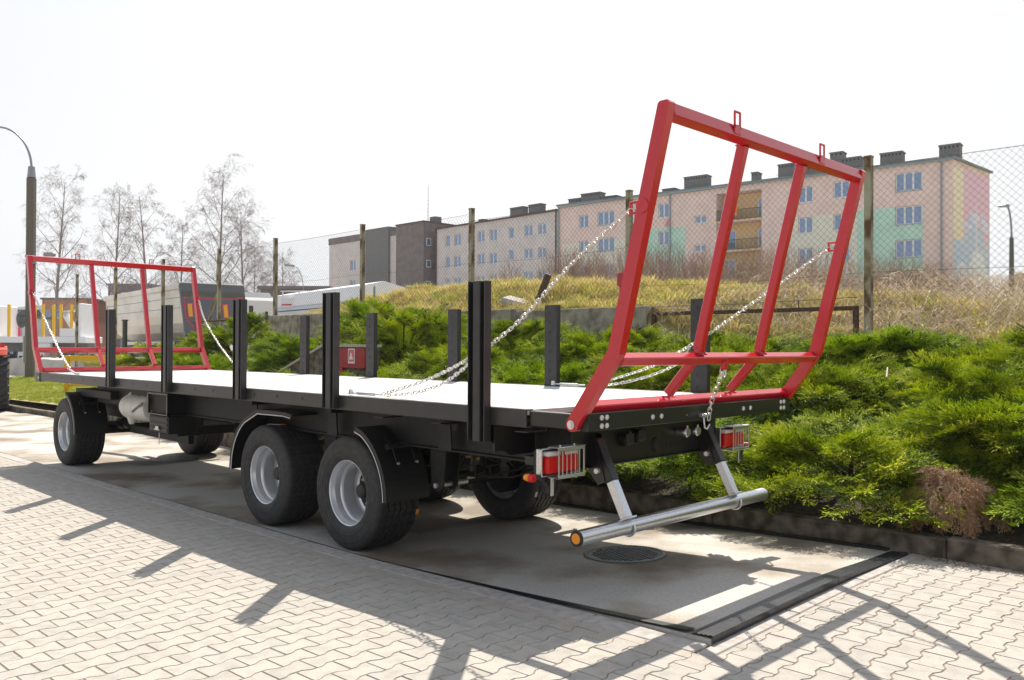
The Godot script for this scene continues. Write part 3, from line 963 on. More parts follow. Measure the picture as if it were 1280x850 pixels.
func tail_lamp(side: float) -> void:
	var n := Node3D.new()
	n.name = "tail_lamp" if side < 0.0 else "tail_lamp_001"
	TR.add_child(n, true)
	n.set_meta("label", "left tail lamp behind a galvanised grille" if side < 0.0 else "right tail lamp behind a galvanised grille")
	var xa := side * 1.205
	var xb := side * 0.865
	var x0: float = min(xa, xb); var x1: float = max(xa, xb)
	part(n, "housing", MB.new().bx(x0, x1, 0.875, 1.03, -0.47, -0.425, 0.004), M.plastic_black)
	part(n, "back_frame", MB.new().bx(x0 - 0.006, x0 + 0.008, 0.865, 1.04, -0.44, -0.395, 0.002).bx(x1 - 0.008, x1 + 0.006, 0.865, 1.04, -0.44, -0.395, 0.002).bx(x0, x1, 1.032, 1.04, -0.44, -0.40, 0.002).bx(x0, x1, 0.865, 0.873, -0.44, -0.40, 0.002), M.zinc)
	part(n, "red_lens", MB.new().bx(x0 + 0.02, x1 - 0.03, 0.885, 0.992, -0.428, -0.362, 0.01), M.red_lens)
	part(n, "clear_lens", MB.new().bx(x0 + 0.02, x1 - 0.03, 0.994, 1.022, -0.428, -0.362, 0.008), M.clear_lens)
	part(n, "reflector", MB.new().bx(x0 + 0.135, x0 + 0.17, 0.888, 1.02, -0.361, -0.356, 0.002), M.red_lens)
	# hinged grille in front of the lens
	var gx0 := x0 + 0.085 if side < 0.0 else x0 + 0.09
	var gx1 := x1 - 0.0
	var zf := -0.335
	part(n, "grille_hood", MB.new().bx(gx0 - 0.004, gx1 + 0.004, 1.043, 1.049, -0.42, zf + 0.004, 0.002), M.zinc)
	var gf := MB.new()
	gf.bx(gx0, gx1, 1.025, 1.042, zf - 0.004, zf, 0.001); gf.bx(gx0, gx1, 0.858, 0.875, zf - 0.004, zf, 0.001)
	gf.bx(gx0, gx0 + 0.015, 0.8755, 1.0245, zf - 0.004, zf, 0.001); gf.bx(gx1 - 0.015, gx1, 0.8755, 1.0245, zf - 0.004, zf, 0.001)
	part(n, "grille_frame", gf, M.zinc)
	part(n, "grille_base", MB.new().bx(gx0, gx1, 0.852, 0.857, -0.42, zf, 0.001), M.zinc)
	for i in 5:
		var x := gx0 + 0.015 + (gx1 - gx0 - 0.03) * (i + 0.7) / 5.6
		part(n, "grille_bar", MB.new().bx(x - 0.004, x + 0.004, 0.8755, 1.0245, zf - 0.0045, zf - 0.0005, 0.001), M.zinc)
	for x in [gx0 + 0.06, gx1 - 0.06]:
		part(n, "hood_stud", MB.new().cyl(Vector3(x, 1.049, -0.375), Vector3(x, 1.058, -0.375), 0.007, 0.007, 6), M.bolt)
	# rubber marker arm below the outer corner
	var m := MB.new()
	m.tube([Vector3(side * 1.16, 0.765, -0.39), Vector3(side * 1.165, 0.80, -0.40), Vector3(side * 1.20, 0.845, -0.41), Vector3(side * 1.235, 0.865, -0.415), Vector3(side * 1.285, 0.87, -0.415)], 0.022, 0.026, 10)
	part(n, "marker_arm", m, M.plastic_black)
	part(n, "marker_bracket", MB.new().bx(side * 1.125 - 0.014, side * 1.125 + 0.014, 0.745, 0.86, -0.385, -0.38, 0.002), M.zinc)
	part(n, "marker_red", MB.new().cyl(Vector3(side * 1.285, 0.87, -0.42), Vector3(side * 1.285, 0.87, -0.385), 0.027, 0.024, 16, 0.005), M.red_lens)
	part(n, "marker_amber", MB.new().cyl(Vector3(side * 1.285, 0.87, -0.465), Vector3(side * 1.285, 0.87, -0.42), 0.02, 0.025, 16, 0.005), M.orange)

func build_trailer() -> void:
	TR = thing("flatbed_trailer", "black three axle flatbed bale trailer with pale deck, stakes and red end frames", "trailer")
	part(TR, "deck_floor", MB.new().bx(-1.262, 1.262, 1.25, 1.284, -10.0, -0.466, 0.002), M.deck)
	var stz := [-0.862, -2.592, -4.094, -5.684, -7.269]
	for s in [-1.0, 1.0]:
		# side rails: rolled channel
		var rail := MB.new()
		var pr := PackedVector2Array([Vector2(0, 1.176), Vector2(0.004, 1.172), Vector2(0.06, 1.172), Vector2(0.06, 1.18), Vector2(0.009, 1.18), Vector2(0.009, 1.279), Vector2(0.06, 1.279), Vector2(0.06, 1.287), Vector2(0.004, 1.287), Vector2(0, 1.283)])
		var pp := PackedVector2Array()
		for v in pr: pp.append(Vector2(s * (1.275 - v.x), v.y))
		rail.prism(pp, Transform3D(Basis(), Vector3(0, 0, -10.0)), 10.0 - 0.464)
		part(TR, "side_rail", rail, M.rail_grey)
		part(TR, "rail_end", MB.new().bx(s * 1.285, s * 1.20, 1.16, 1.289, -10.19, -10.003, 0.006), M.rail_grey)
		for z in [-9.49, -9.09, -8.69, -8.28, -7.88, -7.08, -6.68, -6.28, -5.48, -5.08, -4.68, -3.87, -3.47, -3.06]:
			part(TR, "rail_hole", MB.new().cyl(Vector3(s * 1.2735, 1.238, z), Vector3(s * 1.2757, 1.238, z), 0.016, 0.016, 14), M.stake_dark)
		for i in 5:
			stake(stz[i] - 0.081, stz[i] + 0.081, s, 1.0625 if i == 0 else 1.184, s < 0.0)
		part(TR, "stake_bracket", MB.new().bx(s * 1.27, s * 1.13, 1.0, 1.171, -0.76, -0.75, 0.0).prism(PackedVector2Array([Vector2(s * 0.86, 1.17), Vector2(s * 1.27, 1.17), Vector2(s * 1.27, 1.06), Vector2(s * 1.1, 0.96), Vector2(s * 0.86, 0.96)]), Transform3D(Basis(), Vector3(0, 0, -0.792)), 0.012), M.black)
		# chassis beam
		var cb := MB.new()
		cb.bx(s * 0.85, s * 0.838, 0.905, 1.17, -9.0, -0.452)
		cb.bx(s * 0.875, s * 0.70, 0.885, 0.904, -7.3, -0.452, 0.003)
		cb.bx(s * 0.85, s * 0.70, 1.171, 1.182, -9.0, -0.452, 0.0)
		part(TR, "chassis_beam", cb, M.frame_black)
		# rear corner piece beside the well
		part(TR, "rear_corner", MB.new().bx(s * 1.255, s * 1.235, 1.185, 1.277, -0.458, -0.062, 0.004).bx(s * 1.2345, s * 1.19, 1.27, 1.277, -0.458, -0.062, 0.001), M.black)
		# tie brackets under the rail
		for z in [-2.05, -1.38, -0.55]:
			part(TR, "rope_hook", MB.new().bx(s * 1.235, s * 1.06, 1.135, 1.145, z - 0.055, z + 0.055, 0.002).bx(s * 1.06, s * 1.05, 1.135, 1.20, z - 0.055, z + 0.055, 0.002), M.black)
	part(TR, "hanger_plate", MB.new().bx(-0.862, -0.855, 1.045, 1.13, -1.62, -1.22, 0.002), M.black)
	part(TR, "plate_slot", MB.new().bx(-0.864, -0.8615, 1.085, 1.093, -1.55, -1.30).bx(-0.8645, -0.861, 1.07, 1.108, -1.445, -1.405), M.stake_dark)
	# web seams, holes
	for z in [-4.56, -7.2]:
		part(TR, "web_seam", MB.new().bx(-0.8525, -0.8495, 0.905, 1.17, z, z + 0.004), M.stake_dark)
	part(TR, "web_slot", MB.new().bx(-0.853, -0.8495, 1.075, 1.14, -5.75, -5.69), M.stake_dark)
	var wh := MB.new()
	for p in [[1.11, -5.82], [1.05, -5.79], [1.11, -5.58], [1.05, -5.61], [0.99, -5.8], [1.0, -0.72], [1.11, -0.50], [0.955, -1.05]]:
		wh.cyl(Vector3(-0.849, p[0], p[1]), Vector3(-0.8515, p[0], p[1]), 0.011, 0.011, 10)
	part(TR, "web_hole", wh, M.stake_dark).set_meta("kind", "stuff")
	for z in [-9.4, -8.2, -6.9, -6.1, -5.3, -4.6, -3.3, -2.0, -0.9]:
		part(TR, "cross_member", MB.new().bx(-1.20, 1.20, 1.19, 1.245, z - 0.03, z + 0.03, 0.003), M.frame_black)
	# rear beam, well behind it and the end plate of the chassis
	part(TR, "rear_beam", MB.new().bx(-1.217, 1.217, 1.1805, 1.2845, -0.012, 0.0, 0.003).bx(-1.217, 1.217, 1.2775, 1.2845, -0.06, -0.0125, 0.001).bx(-1.217, 1.217, 1.1805, 1.1875, -0.125, -0.0125, 0.001), M.black)
	part(TR, "well_flange", MB.new().bx(-0.85, 0.85, 1.171, 1.178, -0.4425, -0.29, 0.001), M.frame_black)
	part(TR, "beam_end", MB.new().bx(-1.235, -1.2175, 1.178, 1.284, -0.06, 0.001, 0.002), M.black)
	part(TR, "beam_end", MB.new().bx(1.2175, 1.235, 1.178, 1.284, -0.06, 0.001, 0.002), M.black)
	part(TR, "end_plate", MB.new().bx(-0.87, 0.87, 0.885, 1.178, -0.451, -0.443, 0.003).bx(-0.87, 0.87, 0.876, 0.8845, -0.451, -0.41, 0.002), M.black)
	for p in [[-1.113, 1.255], [-1.065, 1.255], [-1.113, 1.206], [-1.065, 1.206], [-0.60, 1.232], [-0.505, 1.232], [0.52, 1.232], [0.62, 1.232], [1.085, 1.256], [1.133, 1.256], [1.085, 1.21], [1.133, 1.21]]:
		part(TR, "dome_bolt", MB.new().lathe(Transform3D(MB.along(Vector3.BACK), Vector3(p[0], p[1], 0.0)), [Vector2(0.017, 0.0), Vector2(0.016, 0.005), Vector2(0.011, 0.010), Vector2(0.0, 0.012)], 12), M.bolt)
	part(TR, "small_screw", MB.new().cyl(Vector3(-0.215, 1.225, 0.0), Vector3(-0.215, 1.225, 0.005), 0.006, 0.005, 8), M.brass)
	# writing and coupling gear on the end plate
	var tm := TextMesh.new()
	var sf := SystemFont.new()
	sf.font_names = PackedStringArray(["Droid Sans"])
	sf.font_weight = 700
	tm.font = sf
	tm.text = "Z ZASŁAW"
	tm.font_size = 32
	tm.pixel_size = 0.0018
	tm.depth = 0.003
	tm.material = M.stake_dark
	var txt := MeshInstance3D.new()
	txt.mesh = tm
	txt.name = "lettering"
	TR.add_child(txt, true)
	txt.position = Vector3(0.315, 0.963, -0.4425)
	part(TR, "coupling_socket", MB.new().cyl(Vector3(0.05, 0.972, -0.443), Vector3(0.05, 0.972, -0.43), 0.052, 0.045, 20).cyl(Vector3(0.05, 0.972, -0.43), Vector3(0.05, 0.972, -0.425), 0.03, 0.03, 16), M.stake_dark)
	for p in [[-0.045, 1.045], [0.145, 1.045], [-0.045, 0.90], [0.145, 0.90]]:
		part(TR, "socket_slot", MB.new().box(Vector3(p[0], p[1], -0.4425), Vector3(0.014, 0.03, 0.003), 0.0, Basis(Vector3.BACK, 0.5 * signf(p[0] - 0.05) * signf(p[1] - 0.97) * -1.0)), M.stake_dark)
	for p in [[-0.335, 1.035], [-0.195, 1.05]]:
		var so := Node3D.new()
		so.name = "plug_socket" if p[0] < -0.3 else "plug_socket_001"
		TR.add_child(so, true)
		part(so, "socket_body", MB.new().cyl(Vector3(p[0], p[1], -0.443), Vector3(p[0], p[1], -0.385), 0.05, 0.046, 18, 0.006), M.plastic_black)
		part(so, "socket_lid", MB.new().box(Vector3(p[0], p[1] + 0.01, -0.378), Vector3(0.085, 0.075, 0.014), 0.006).box(Vector3(p[0], p[1] + 0.055, -0.385), Vector3(0.03, 0.02, 0.03), 0.004), M.plastic_black)
	for x in [0.335, 0.475]:
		var ac := Node3D.new()
		ac.name = "air_coupling" if x < 0.4 else "air_coupling_001"
		TR.add_child(ac, true)
		part(ac, "coupling_body", MB.new().cyl(Vector3(x, 1.045, -0.443), Vector3(x, 1.045, -0.36), 0.03, 0.03, 16, 0.006).cyl(Vector3(x, 1.045, -0.36), Vector3(x, 1.045, -0.345), 0.038, 0.034, 16, 0.004), M.zinc)
		part(ac, "coupling_lug", MB.new().box(Vector3(x, 1.084, -0.355), Vector3(0.018, 0.024, 0.012), 0.003).cyl(Vector3(x - 0.055, 1.045, -0.37), Vector3(x - 0.03, 1.045, -0.37), 0.013, 0.013, 8), M.zinc)
	# under-run guard
	for s in [-1.0, 1.0]:
		var g := Node3D.new()
		g.name = "bumper_arm" if s < 0.0 else "bumper_arm_001"
		TR.add_child(g, true)
		var x: float = s * 0.66
		var top := Vector3(x, 1.06, -0.41)
		var mid := Vector3(x, 0.80, -0.275)
		var low := Vector3(x, 0.575, -0.158)
		part(g, "sleeve", MB.new().beam(top, mid, 0.072, 0.075, Vector3(1, 0, 0), 0.005), M.black)
		var bk := PackedVector2Array([Vector2(-0.445, 1.10), Vector2(-0.40, 1.10), Vector2(-0.30, 0.80), Vector2(-0.36, 0.77), Vector2(-0.445, 0.86)])
		for xx in [x - 0.045, x + 0.037]:
			part(g, "side_plate", MB.new().prism(bk, Transform3D(Basis(Vector3(0, 0, 1), Vector3.UP, Vector3(-1, 0, 0)), Vector3(xx + 0.008, 0, 0)), 0.008), M.black)
		part(g, "inner_tube", MB.new().beam(mid, low, 0.06, 0.062, Vector3(1, 0, 0), 0.004), M.zinc)
		part(g, "pin_bolt", MB.new().cyl(Vector3(x - 0.046, 0.862, -0.36), Vector3(x - 0.066, 0.862, -0.36), 0.022, 0.018, 12), M.bolt)
		part(g, "tube_hole", MB.new().cyl(Vector3(x - 0.0285, 0.705, -0.235), Vector3(x - 0.0307, 0.705, -0.235), 0.010, 0.010, 12), M.stake_dark)
		part(g, "pull_handle", MB.new().tube([Vector3(x - 0.01, 1.09, -0.43), Vector3(x - 0.01, 1.135, -0.41)], 0.005), M.black)
		part(g, "saddle", MB.new().box(Vector3(x, 0.57, -0.158), Vector3(0.10, 0.012, 0.10), 0.002, Basis(Vector3.RIGHT, -0.45)), M.zinc)
		for xx in [x - 0.03, x + 0.03]:
			var ub := []
			for i in 15:
				var a := deg_to_rad(-20.0 + 220.0 * i / 14.0)
				ub.append(Vector3(xx, 0.515 - sin(a) * 0.058, -0.17 + cos(a) * 0.058))
			if xx > x: part(g, "clamp", MB.new().tube(ub, 0.009, -1.0, 8), M.zinc)
	part(TR, "bumper_tube", MB.new().cyl(Vector3(-1.13, 0.515, -0.172), Vector3(1.13, 0.515, -0.172), 0.0485, 0.0485, 32, 0.003), M.zinc)
	for s in [-1.0, 1.0]:
		part(TR, "tube_cap", MB.new().cyl(Vector3(s * 1.13, 0.515, -0.172), Vector3(s * 1.142, 0.515, -0.172), 0.0495, 0.047, 28), M.plastic_black)
		part(TR, "cap_reflector", MB.new().cyl(Vector3(s * 1.142, 0.515, -0.172), Vector3(s * 1.145, 0.515, -0.172), 0.033, 0.032, 24), M.orange)
	tail_lamp(-1.0)
	tail_lamp(1.0)
	part(TR, "lamp_cross_tube", MB.new().bx(-1.2, -0.871, 0.93, 0.99, -0.55, -0.471, 0.004), M.black)
	part(TR, "lamp_cross_tube", MB.new().bx(0.871, 1.2, 0.93, 0.99, -0.55, -0.471, 0.004), M.black)
	end_frame("rear_end_frame", -0.10, 1.0, "red rear end frame tilted back on its hinges")
	end_frame("front_end_frame", -10.05, -1.0, "red front end frame at the far end of the deck")
	part(TR, "front_beam", MB.new().bx(-1.2, 1.2, 1.17, 1.285, -10.19, -10.18, 0.003), M.black)
	# wheels, axles, suspension
	var w0 := wheel(Vector3(-0.878, 0.47, -2.70), -1.0)
	wheel(Vector3(-0.878, 0.47, -4.055), -1.0, w0)
	wheel(Vector3(-0.878, 0.47, -9.63), -1.0, w0)
	wheel(Vector3(0.878, 0.47, -2.70), 1.0, w0)
	wheel(Vector3(0.878, 0.47, -4.055), 1.0, w0)
	wheel(Vector3(0.878, 0.47, -9.63), 1.0, w0)
	for z in [-2.70, -4.055, -9.63]:
		part(TR, "axle", MB.new().box(Vector3(0, 0.47, z), Vector3(1.5, 0.13, 0.13), 0.02), M.frame_black)
		for s in [-1.0, 1.0]:
			part(TR, "brake_drum", MB.new().cyl(Vector3(s * 0.66, 0.47, z), Vector3(s * 0.82, 0.47, z), 0.2, 0.2, 28, 0.01), M.frame_black)
			part(TR, "leaf_spring", MB.new().beam(Vector3(s * 0.52, 0.60, z - 0.55), Vector3(s * 0.52, 0.56, z), 0.09, 0.05, Vector3.UP).beam(Vector3(s * 0.52, 0.56, z), Vector3(s * 0.52, 0.60, z + 0.55), 0.09, 0.05, Vector3.UP), M.frame_black)
			part(TR, "brake_chamber", MB.new().cyl(Vector3(s * 0.34, 0.56, z + 0.10), Vector3(s * 0.34, 0.56, z + 0.30), 0.085, 0.085, 20, 0.012).cyl(Vector3(s * 0.34, 0.56, z + 0.30), Vector3(s * 0.34, 0.56, z + 0.42), 0.065, 0.06, 16, 0.01), M.hub)
	for z in [-1.87, -3.37, -4.75]:
		for s in [-1.0, 1.0]:
			var hp := PackedVector2Array([Vector2(-0.09, 0.885), Vector2(0.10, 0.885), Vector2(0.07, 0.60), Vector2(0.03, 0.555), Vector2(-0.03, 0.555), Vector2(-0.07, 0.60)])
			for xx in [0.80, 0.66]:
				part(TR, "spring_hanger", MB.new().prism(hp, Transform3D(Basis(Vector3(0, 0, 1), Vector3.UP, Vector3(-1, 0, 0)), Vector3(s * xx + 0.006, 0, z)), 0.012), M.frame_black)
			part(TR, "hanger_pin", MB.new().cyl(Vector3(s * 0.83, 0.60, z), Vector3(s * 0.50, 0.60, z), 0.02, 0.02, 10), M.bolt)
			part(TR, "web_gusset", MB.new().prism(PackedVector2Array([Vector2(-0.05, 1.165), Vector2(0.05, 1.165), Vector2(0.075, 0.906), Vector2(-0.075, 0.906)]), Transform3D(Basis(Vector3(0, 0, 1), Vector3.UP, Vector3(-1, 0, 0)), Vector3(s * 0.93, 0, z + 0.25)), 0.014).bx(s * 0.93 - 0.06, s * 0.86, 1.10, 1.165, z + 0.20, z + 0.30), M.frame_black)
	part(TR, "label_tag", MB.new().bx(0.19, 0.29, 0.455, 0.485, -2.634, -2.631, 0.0), M.label_tag)
	# brake valves with brass fittings, hoses, low frame rail seen under the bed
	for p in [[-0.55, 0.80, -1.75], [-0.25, 0.80, -1.72], [0.1, 0.80, -1.7], [0.42, 0.8, -1.66]]:
		var v := Node3D.new()
		v.name = "brake_valve"
		if TR.has_node("brake_valve"):
			var k := 1
			while TR.has_node(NodePath("brake_valve_%03d" % k)): k += 1
			v.name = "brake_valve_%03d" % k
		TR.add_child(v, true)
		var c := Vector3(p[0], p[1], p[2])
		part(v, "valve_body", MB.new().box(c, Vector3(0.09, 0.11, 0.08), 0.012).cyl(c + Vector3(0, -0.055, 0), c + Vector3(0, -0.10, 0), 0.035, 0.03, 12), M.hub)
		part(v, "brass_fitting", MB.new().cyl(c + Vector3(-0.045, 0.02, 0.02), c + Vector3(-0.085, 0.02, 0.02), 0.013, 0.011, 8).cyl(c + Vector3(0.045, 0.03, 0.03), c + Vector3(0.08, 0.03, 0.03), 0.013, 0.011, 8).cyl(c + Vector3(0, 0.0, 0.04), c + Vector3(0.0, 0.0, 0.07), 0.012, 0.011, 8), M.brass)
	var rr := RandomNumberGenerator.new(); rr.seed = 3
	for i in 16:
		var a := Vector3(rr.randf_range(-0.6, 0.6), rr.randf_range(0.74, 0.84), rr.randf_range(-2.2, -1.55))
		var e := Vector3(rr.randf_range(-0.6, 0.6), rr.randf_range(0.62, 0.86), rr.randf_range(-3.0, -1.6))
		part(TR, "hose", MB.new().tube([a, a.lerp(e, 0.33) + Vector3(0, -0.08, 0.05), a.lerp(e, 0.66) + Vector3(0, -0.09, -0.04), e], 0.008, -1.0, 6), M.plastic_black)
	for x in [-0.30, 0.30]:
		part(TR, "air_tank", MB.new().lathe(Transform3D(MB.along(Vector3.BACK), Vector3(x, 0.73, -6.0)), [Vector2(0, 0), Vector2(0.08, 0.015), Vector2(0.125, 0.06), Vector2(0.13, 0.1), Vector2(0.13, 0.72), Vector2(0.125, 0.76), Vector2(0.08, 0.81), Vector2(0, 0.825)].map(func(v): return v), 24), M.frame_black)
	part(TR, "cross_tube", MB.new().bx(-0.82, 0.82, 0.62, 0.72, -6.62, -6.52, 0.006), M.frame_black)
	for z in [-1.2, -5.0]:
		part(TR, "frame_cross", MB.new().bx(-0.83, 0.83, 0.93, 1.16, z - 0.06, z + 0.06, 0.003), M.frame_black)
	# mudguards
	mudguard(-2.70, -1.0, true)
	mudguard(-2.70, 1.0, true)
	mudguard(-4.055, -1.0, false)
	mudguard(-4.055, 1.0, false)
	mudguard(-9.63, -1.0, true)
	mudguard(-9.63, 1.0, true)
	# front bogie with its turntable and draw gear
	part(TR, "turntable", MB.new().cyl(Vector3(0, 1.03, -9.4), Vector3(0, 1.10, -9.4), 0.62, 0.62, 40, 0.01), M.frame_black)
	part(TR, "bogie_plate", MB.new().bx(-0.95, 0.95, 0.97, 1.075, -9.55, -8.25, 0.006), M.slate_grey if M.has("slate_grey") else M.frame_black)
	for s in [-1.0, 1.0]:
		part(TR, "bogie_beam", MB.new().bx(s * 0.48, s * 0.38, 0.66, 0.80, -10.3, -8.6, 0.006), M.frame_black)
		part(TR, "drawbar", MB.new().beam(Vector3(s * 0.44, 0.68, -10.3), Vector3(s * 0.06, 0.58, -12.0), 0.09, 0.09, Vector3.UP, 0.006), M.frame_black)
	part(TR, "bogie_pedestal", MB.new().bx(-0.55, 0.55, 0.78, 1.03, -9.9, -8.9, 0.01), M.frame_black)
	part(TR, "bogie_link", MB.new().beam(Vector3(-0.55, 0.56, -8.55), Vector3(-0.62, 0.56, -6.6), 0.07, 0.10, Vector3.UP).beam(Vector3(0.5, 0.56, -8.6), Vector3(0.3, 0.56, -6.6), 0.07, 0.10, Vector3.UP), M.frame_black)
	# white water tank with a tap spout
	var tk := Node3D.new(); tk.name = "water_tank"; TR.add_child(tk, true)
	part(tk, "tank_body", MB.new().lathe(Transform3D(MB.along(Vector3.BACK), Vector3(-0.80, 0.90, -8.02)), [Vector2(0, 0), Vector2(0.09, 0.005), Vector2(0.145, 0.04), Vector2(0.16, 0.10), Vector2(0.16, 0.22), Vector2(0.15, 0.23), Vector2(0.15, 0.25), Vector2(0.16, 0.26), Vector2(0.16, 0.44), Vector2(0.15, 0.45), Vector2(0.15, 0.47), Vector2(0.16, 0.48), Vector2(0.16, 0.74), Vector2(0.14, 0.80), Vector2(0.0, 0.82)].map(func(v): return v), 28), M.tank)
	part(tk, "filler_neck", MB.new().cyl(Vector3(-0.80, 1.02, -7.86), Vector3(-0.80, 1.10, -7.84), 0.09, 0.045, 16, 0.01), M.tank)
	part(tk, "tap_spout", MB.new().cyl(Vector3(-0.84, 0.78, -7.8), Vector3(-0.85, 0.68, -7.8), 0.07, 0.035, 14, 0.008), M.tank)
	part(tk, "tank_strap", MB.new().beam(Vector3(-0.965, 0.86, -7.5), Vector3(-0.965, 0.98, -7.18), 0.03, 0.01, Vector3.RIGHT), M.black)
	# tool box and battery crate
	var tb := Node3D.new(); tb.name = "tool_box"; TR.add_child(tb, true)
	part(tb, "box_frame", MB.new().bx(-1.08, -0.72, 1.115, 1.14, -6.75, -6.2, 0.003).bx(-1.08, -0.72, 0.885, 0.905, -6.75, -6.2, 0.003).bx(-1.08, -1.05, 0.906, 1.114, -6.23, -6.2, 0.002).bx(-1.08, -1.05, 0.906, 1.114, -6.75, -6.72, 0.002), M.black)
	part(tb, "box_back", MB.new().bx(-1.04, -0.72, 0.906, 1.114, -6.71, -6.24), M.stake_dark)
	part(tb, "crate", MB.new().bx(-1.05, -0.7, 0.68, 0.88, -6.76, -6.24, 0.01), M.plastic_black)
	for i in 3:
		part(tb, "crate_rib", MB.new().bx(-1.057, -1.0505, 0.705 + i * 0.06, 0.735 + i * 0.06, -6.74, -6.26, 0.002), M.hub)
	part(tb, "latch", MB.new().box(Vector3(-1.065, 0.735, -6.5), Vector3(0.02, 0.05, 0.07), 0.006).cyl(Vector3(-1.07, 0.72, -6.56), Vector3(-1.07, 0.72, -6.42), 0.008, 0.008, 8), M.bolt)
	part(TR, "wire_lock", MB.new().tube([Vector3(-0.95, 0.66, -6.72), Vector3(-0.95, 0.52, -6.72)], 0.004), M.bolt)
	# tags left on the new tyres
	part(TR, "tyre_sticker", MB.new().box(Vector3(-0.98, 0.938, -4.03), Vector3(0.05, 0.004, 0.14), 0.001, Basis(Vector3.UP, 0.5)), M.white_strip)
	part(TR, "tyre_sticker", MB.new().cyl(Vector3(-0.93, 0.937, -3.97), Vector3(-0.93, 0.941, -3.97), 0.03, 0.03, 14), M.orange, "orange sticker")
	part(TR, "tyre_sticker", MB.new().box(Vector3(-0.70, 0.33, -2.248), Vector3(0.03, 0.045, 0.004), 0.001, Basis(Vector3.RIGHT, 0.3)), M.orange, "orange sticker")
	part(TR, "tyre_sticker", MB.new().box(Vector3(0.72, 0.30, -2.258), Vector3(0.03, 0.05, 0.004), 0.001, Basis(Vector3.RIGHT, 0.3)), M.label_tag)
	# chains
	tie_chain([Vector3(-1.245, 2.44, 0.315), Vector3(-1.21, 2.19, -0.13), Vector3(-1.2, 1.84, -0.6), Vector3(-1.2, 1.64, -0.97), Vector3(-1.19, 1.47, -1.42), Vector3(-1.18, 1.36, -1.85), Vector3(-1.17, 1.305, -2.12)], Vector3(-1.16, 1.302, -2.44), Vector3(0, 0, 1), "near rear tie chain running from the red post down to the deck edge")
	part(TR.get_node("tie_chain"), "spare_links", chain_along([Vector3(-1.2, 1.68, -0.89), Vector3(-1.19, 1.52, -1.15), Vector3(-1.17, 1.40, -1.42), Vector3(-1.15, 1.33, -1.75), Vector3(-1.14, 1.298, -2.1)], 0.046, 0.0085), M.chain).set_meta("kind", "stuff")
	tie_chain([Vector3(1.245, 2.44, 0.315), Vector3(1.21, 2.05, -0.29), Vector3(1.2, 1.81, -0.68), Vector3(1.2, 1.68, -0.92), Vector3(1.2, 1.53, -1.22), Vector3(1.2, 1.42, -1.58), Vector3(1.2, 1.35, -1.85), Vector3(1.2, 1.32, -2.05)], Vector3(1.2, 1.31, -2.40), Vector3(0, 0, 1), "far rear tie chain")
	part(TR.get_node("tie_chain_001"), "spare_links", chain_along([Vector3(1.2, 1.70, -0.89), Vector3(1.18, 1.56, -0.96), Vector3(1.17, 1.42, -1.3), Vector3(1.16, 1.34, -1.65), Vector3(1.15, 1.30, -1.95)], 0.046, 0.0085), M.chain).set_meta("kind", "stuff")
	tie_chain([Vector3(-1.245, 2.44, -10.47), Vector3(-1.21, 2.09, -10.12), Vector3(-1.2, 1.58, -9.41), Vector3(-1.2, 1.36, -9.02)], Vector3(-1.2, 1.30, -8.78), Vector3(0, 0.2, -1), "front chain at the near left corner")
	tie_chain([Vector3(1.245, 2.44, -10.47), Vector3(1.21, 2.1, -10.18), Vector3(1.2, 1.67, -9.61), Vector3(1.2, 1.36, -9.08)], Vector3(1.2, 1.30, -8.8), Vector3(0, 0.2, -1), "front chain at the far corner")
	# short safety chain and its shackle between the rear frame and the beam
	var sc := Node3D.new(); sc.name = "safety_chain"; TR.add_child(sc, true)
	part(sc, "chain_links", chain_along([Vector3(-0.10, 1.545, 0.205), Vector3(-0.075, 1.44, 0.16), Vector3(-0.035, 1.32, 0.08), Vector3(-0.01, 1.23, 0.045), Vector3(0.0, 1.17, 0.035)], 0.052, 0.0085), M.chain).set_meta("kind", "stuff")
	part(sc, "shackle", MB.new().tube([Vector3(-0.085, 1.555, 0.21), Vector3(-0.09, 1.49, 0.20), Vector3(-0.075, 1.475, 0.2), Vector3(-0.06, 1.49, 0.2), Vector3(-0.065, 1.555, 0.21)], 0.006).tube([Vector3(-0.055, 1.20, 0.03), Vector3(-0.05, 1.13, 0.035), Vector3(-0.02, 1.12, 0.035), Vector3(0.01, 1.15, 0.035)], 0.007), M.zinc)
	part(sc, "anchor_bolt", MB.new().cyl(Vector3(-0.05, 1.215, 0.0), Vector3(-0.05, 1.215, 0.05), 0.016, 0.014, 10).cyl(Vector3(-0.085, 1.215, 0.03), Vector3(0.0, 1.215, 0.03), 0.011, 0.011, 8), M.zinc)

func lerp_table(t: Array, v: float) -> float:
	if v <= t[0][0]: return t[0][1]
	for i in range(1, t.size()):
		if v <= t[i][0]: return lerpf(t[i - 1][1], t[i][1], (v - t[i - 1][0]) / (t[i][0] - t[i - 1][0]))
	return t[-1][1]

var hn := FastNoiseLite.new()
const CREST := [[-26.0, 0.9], [-22.0, 1.9], [-19.0, 3.15], [-15.0, 3.3], [-11.0, 3.22], [-5.0, 2.72], [-1.0, 2.25], [6.0, 2.2]]
const FOOT := [[-26.0, 0.5], [-22.0, 1.3], [-20.6, 2.4], [-6.4, 2.36], [-5.4, 2.0], [-2.2, 1.72], [6.0, 1.7]]

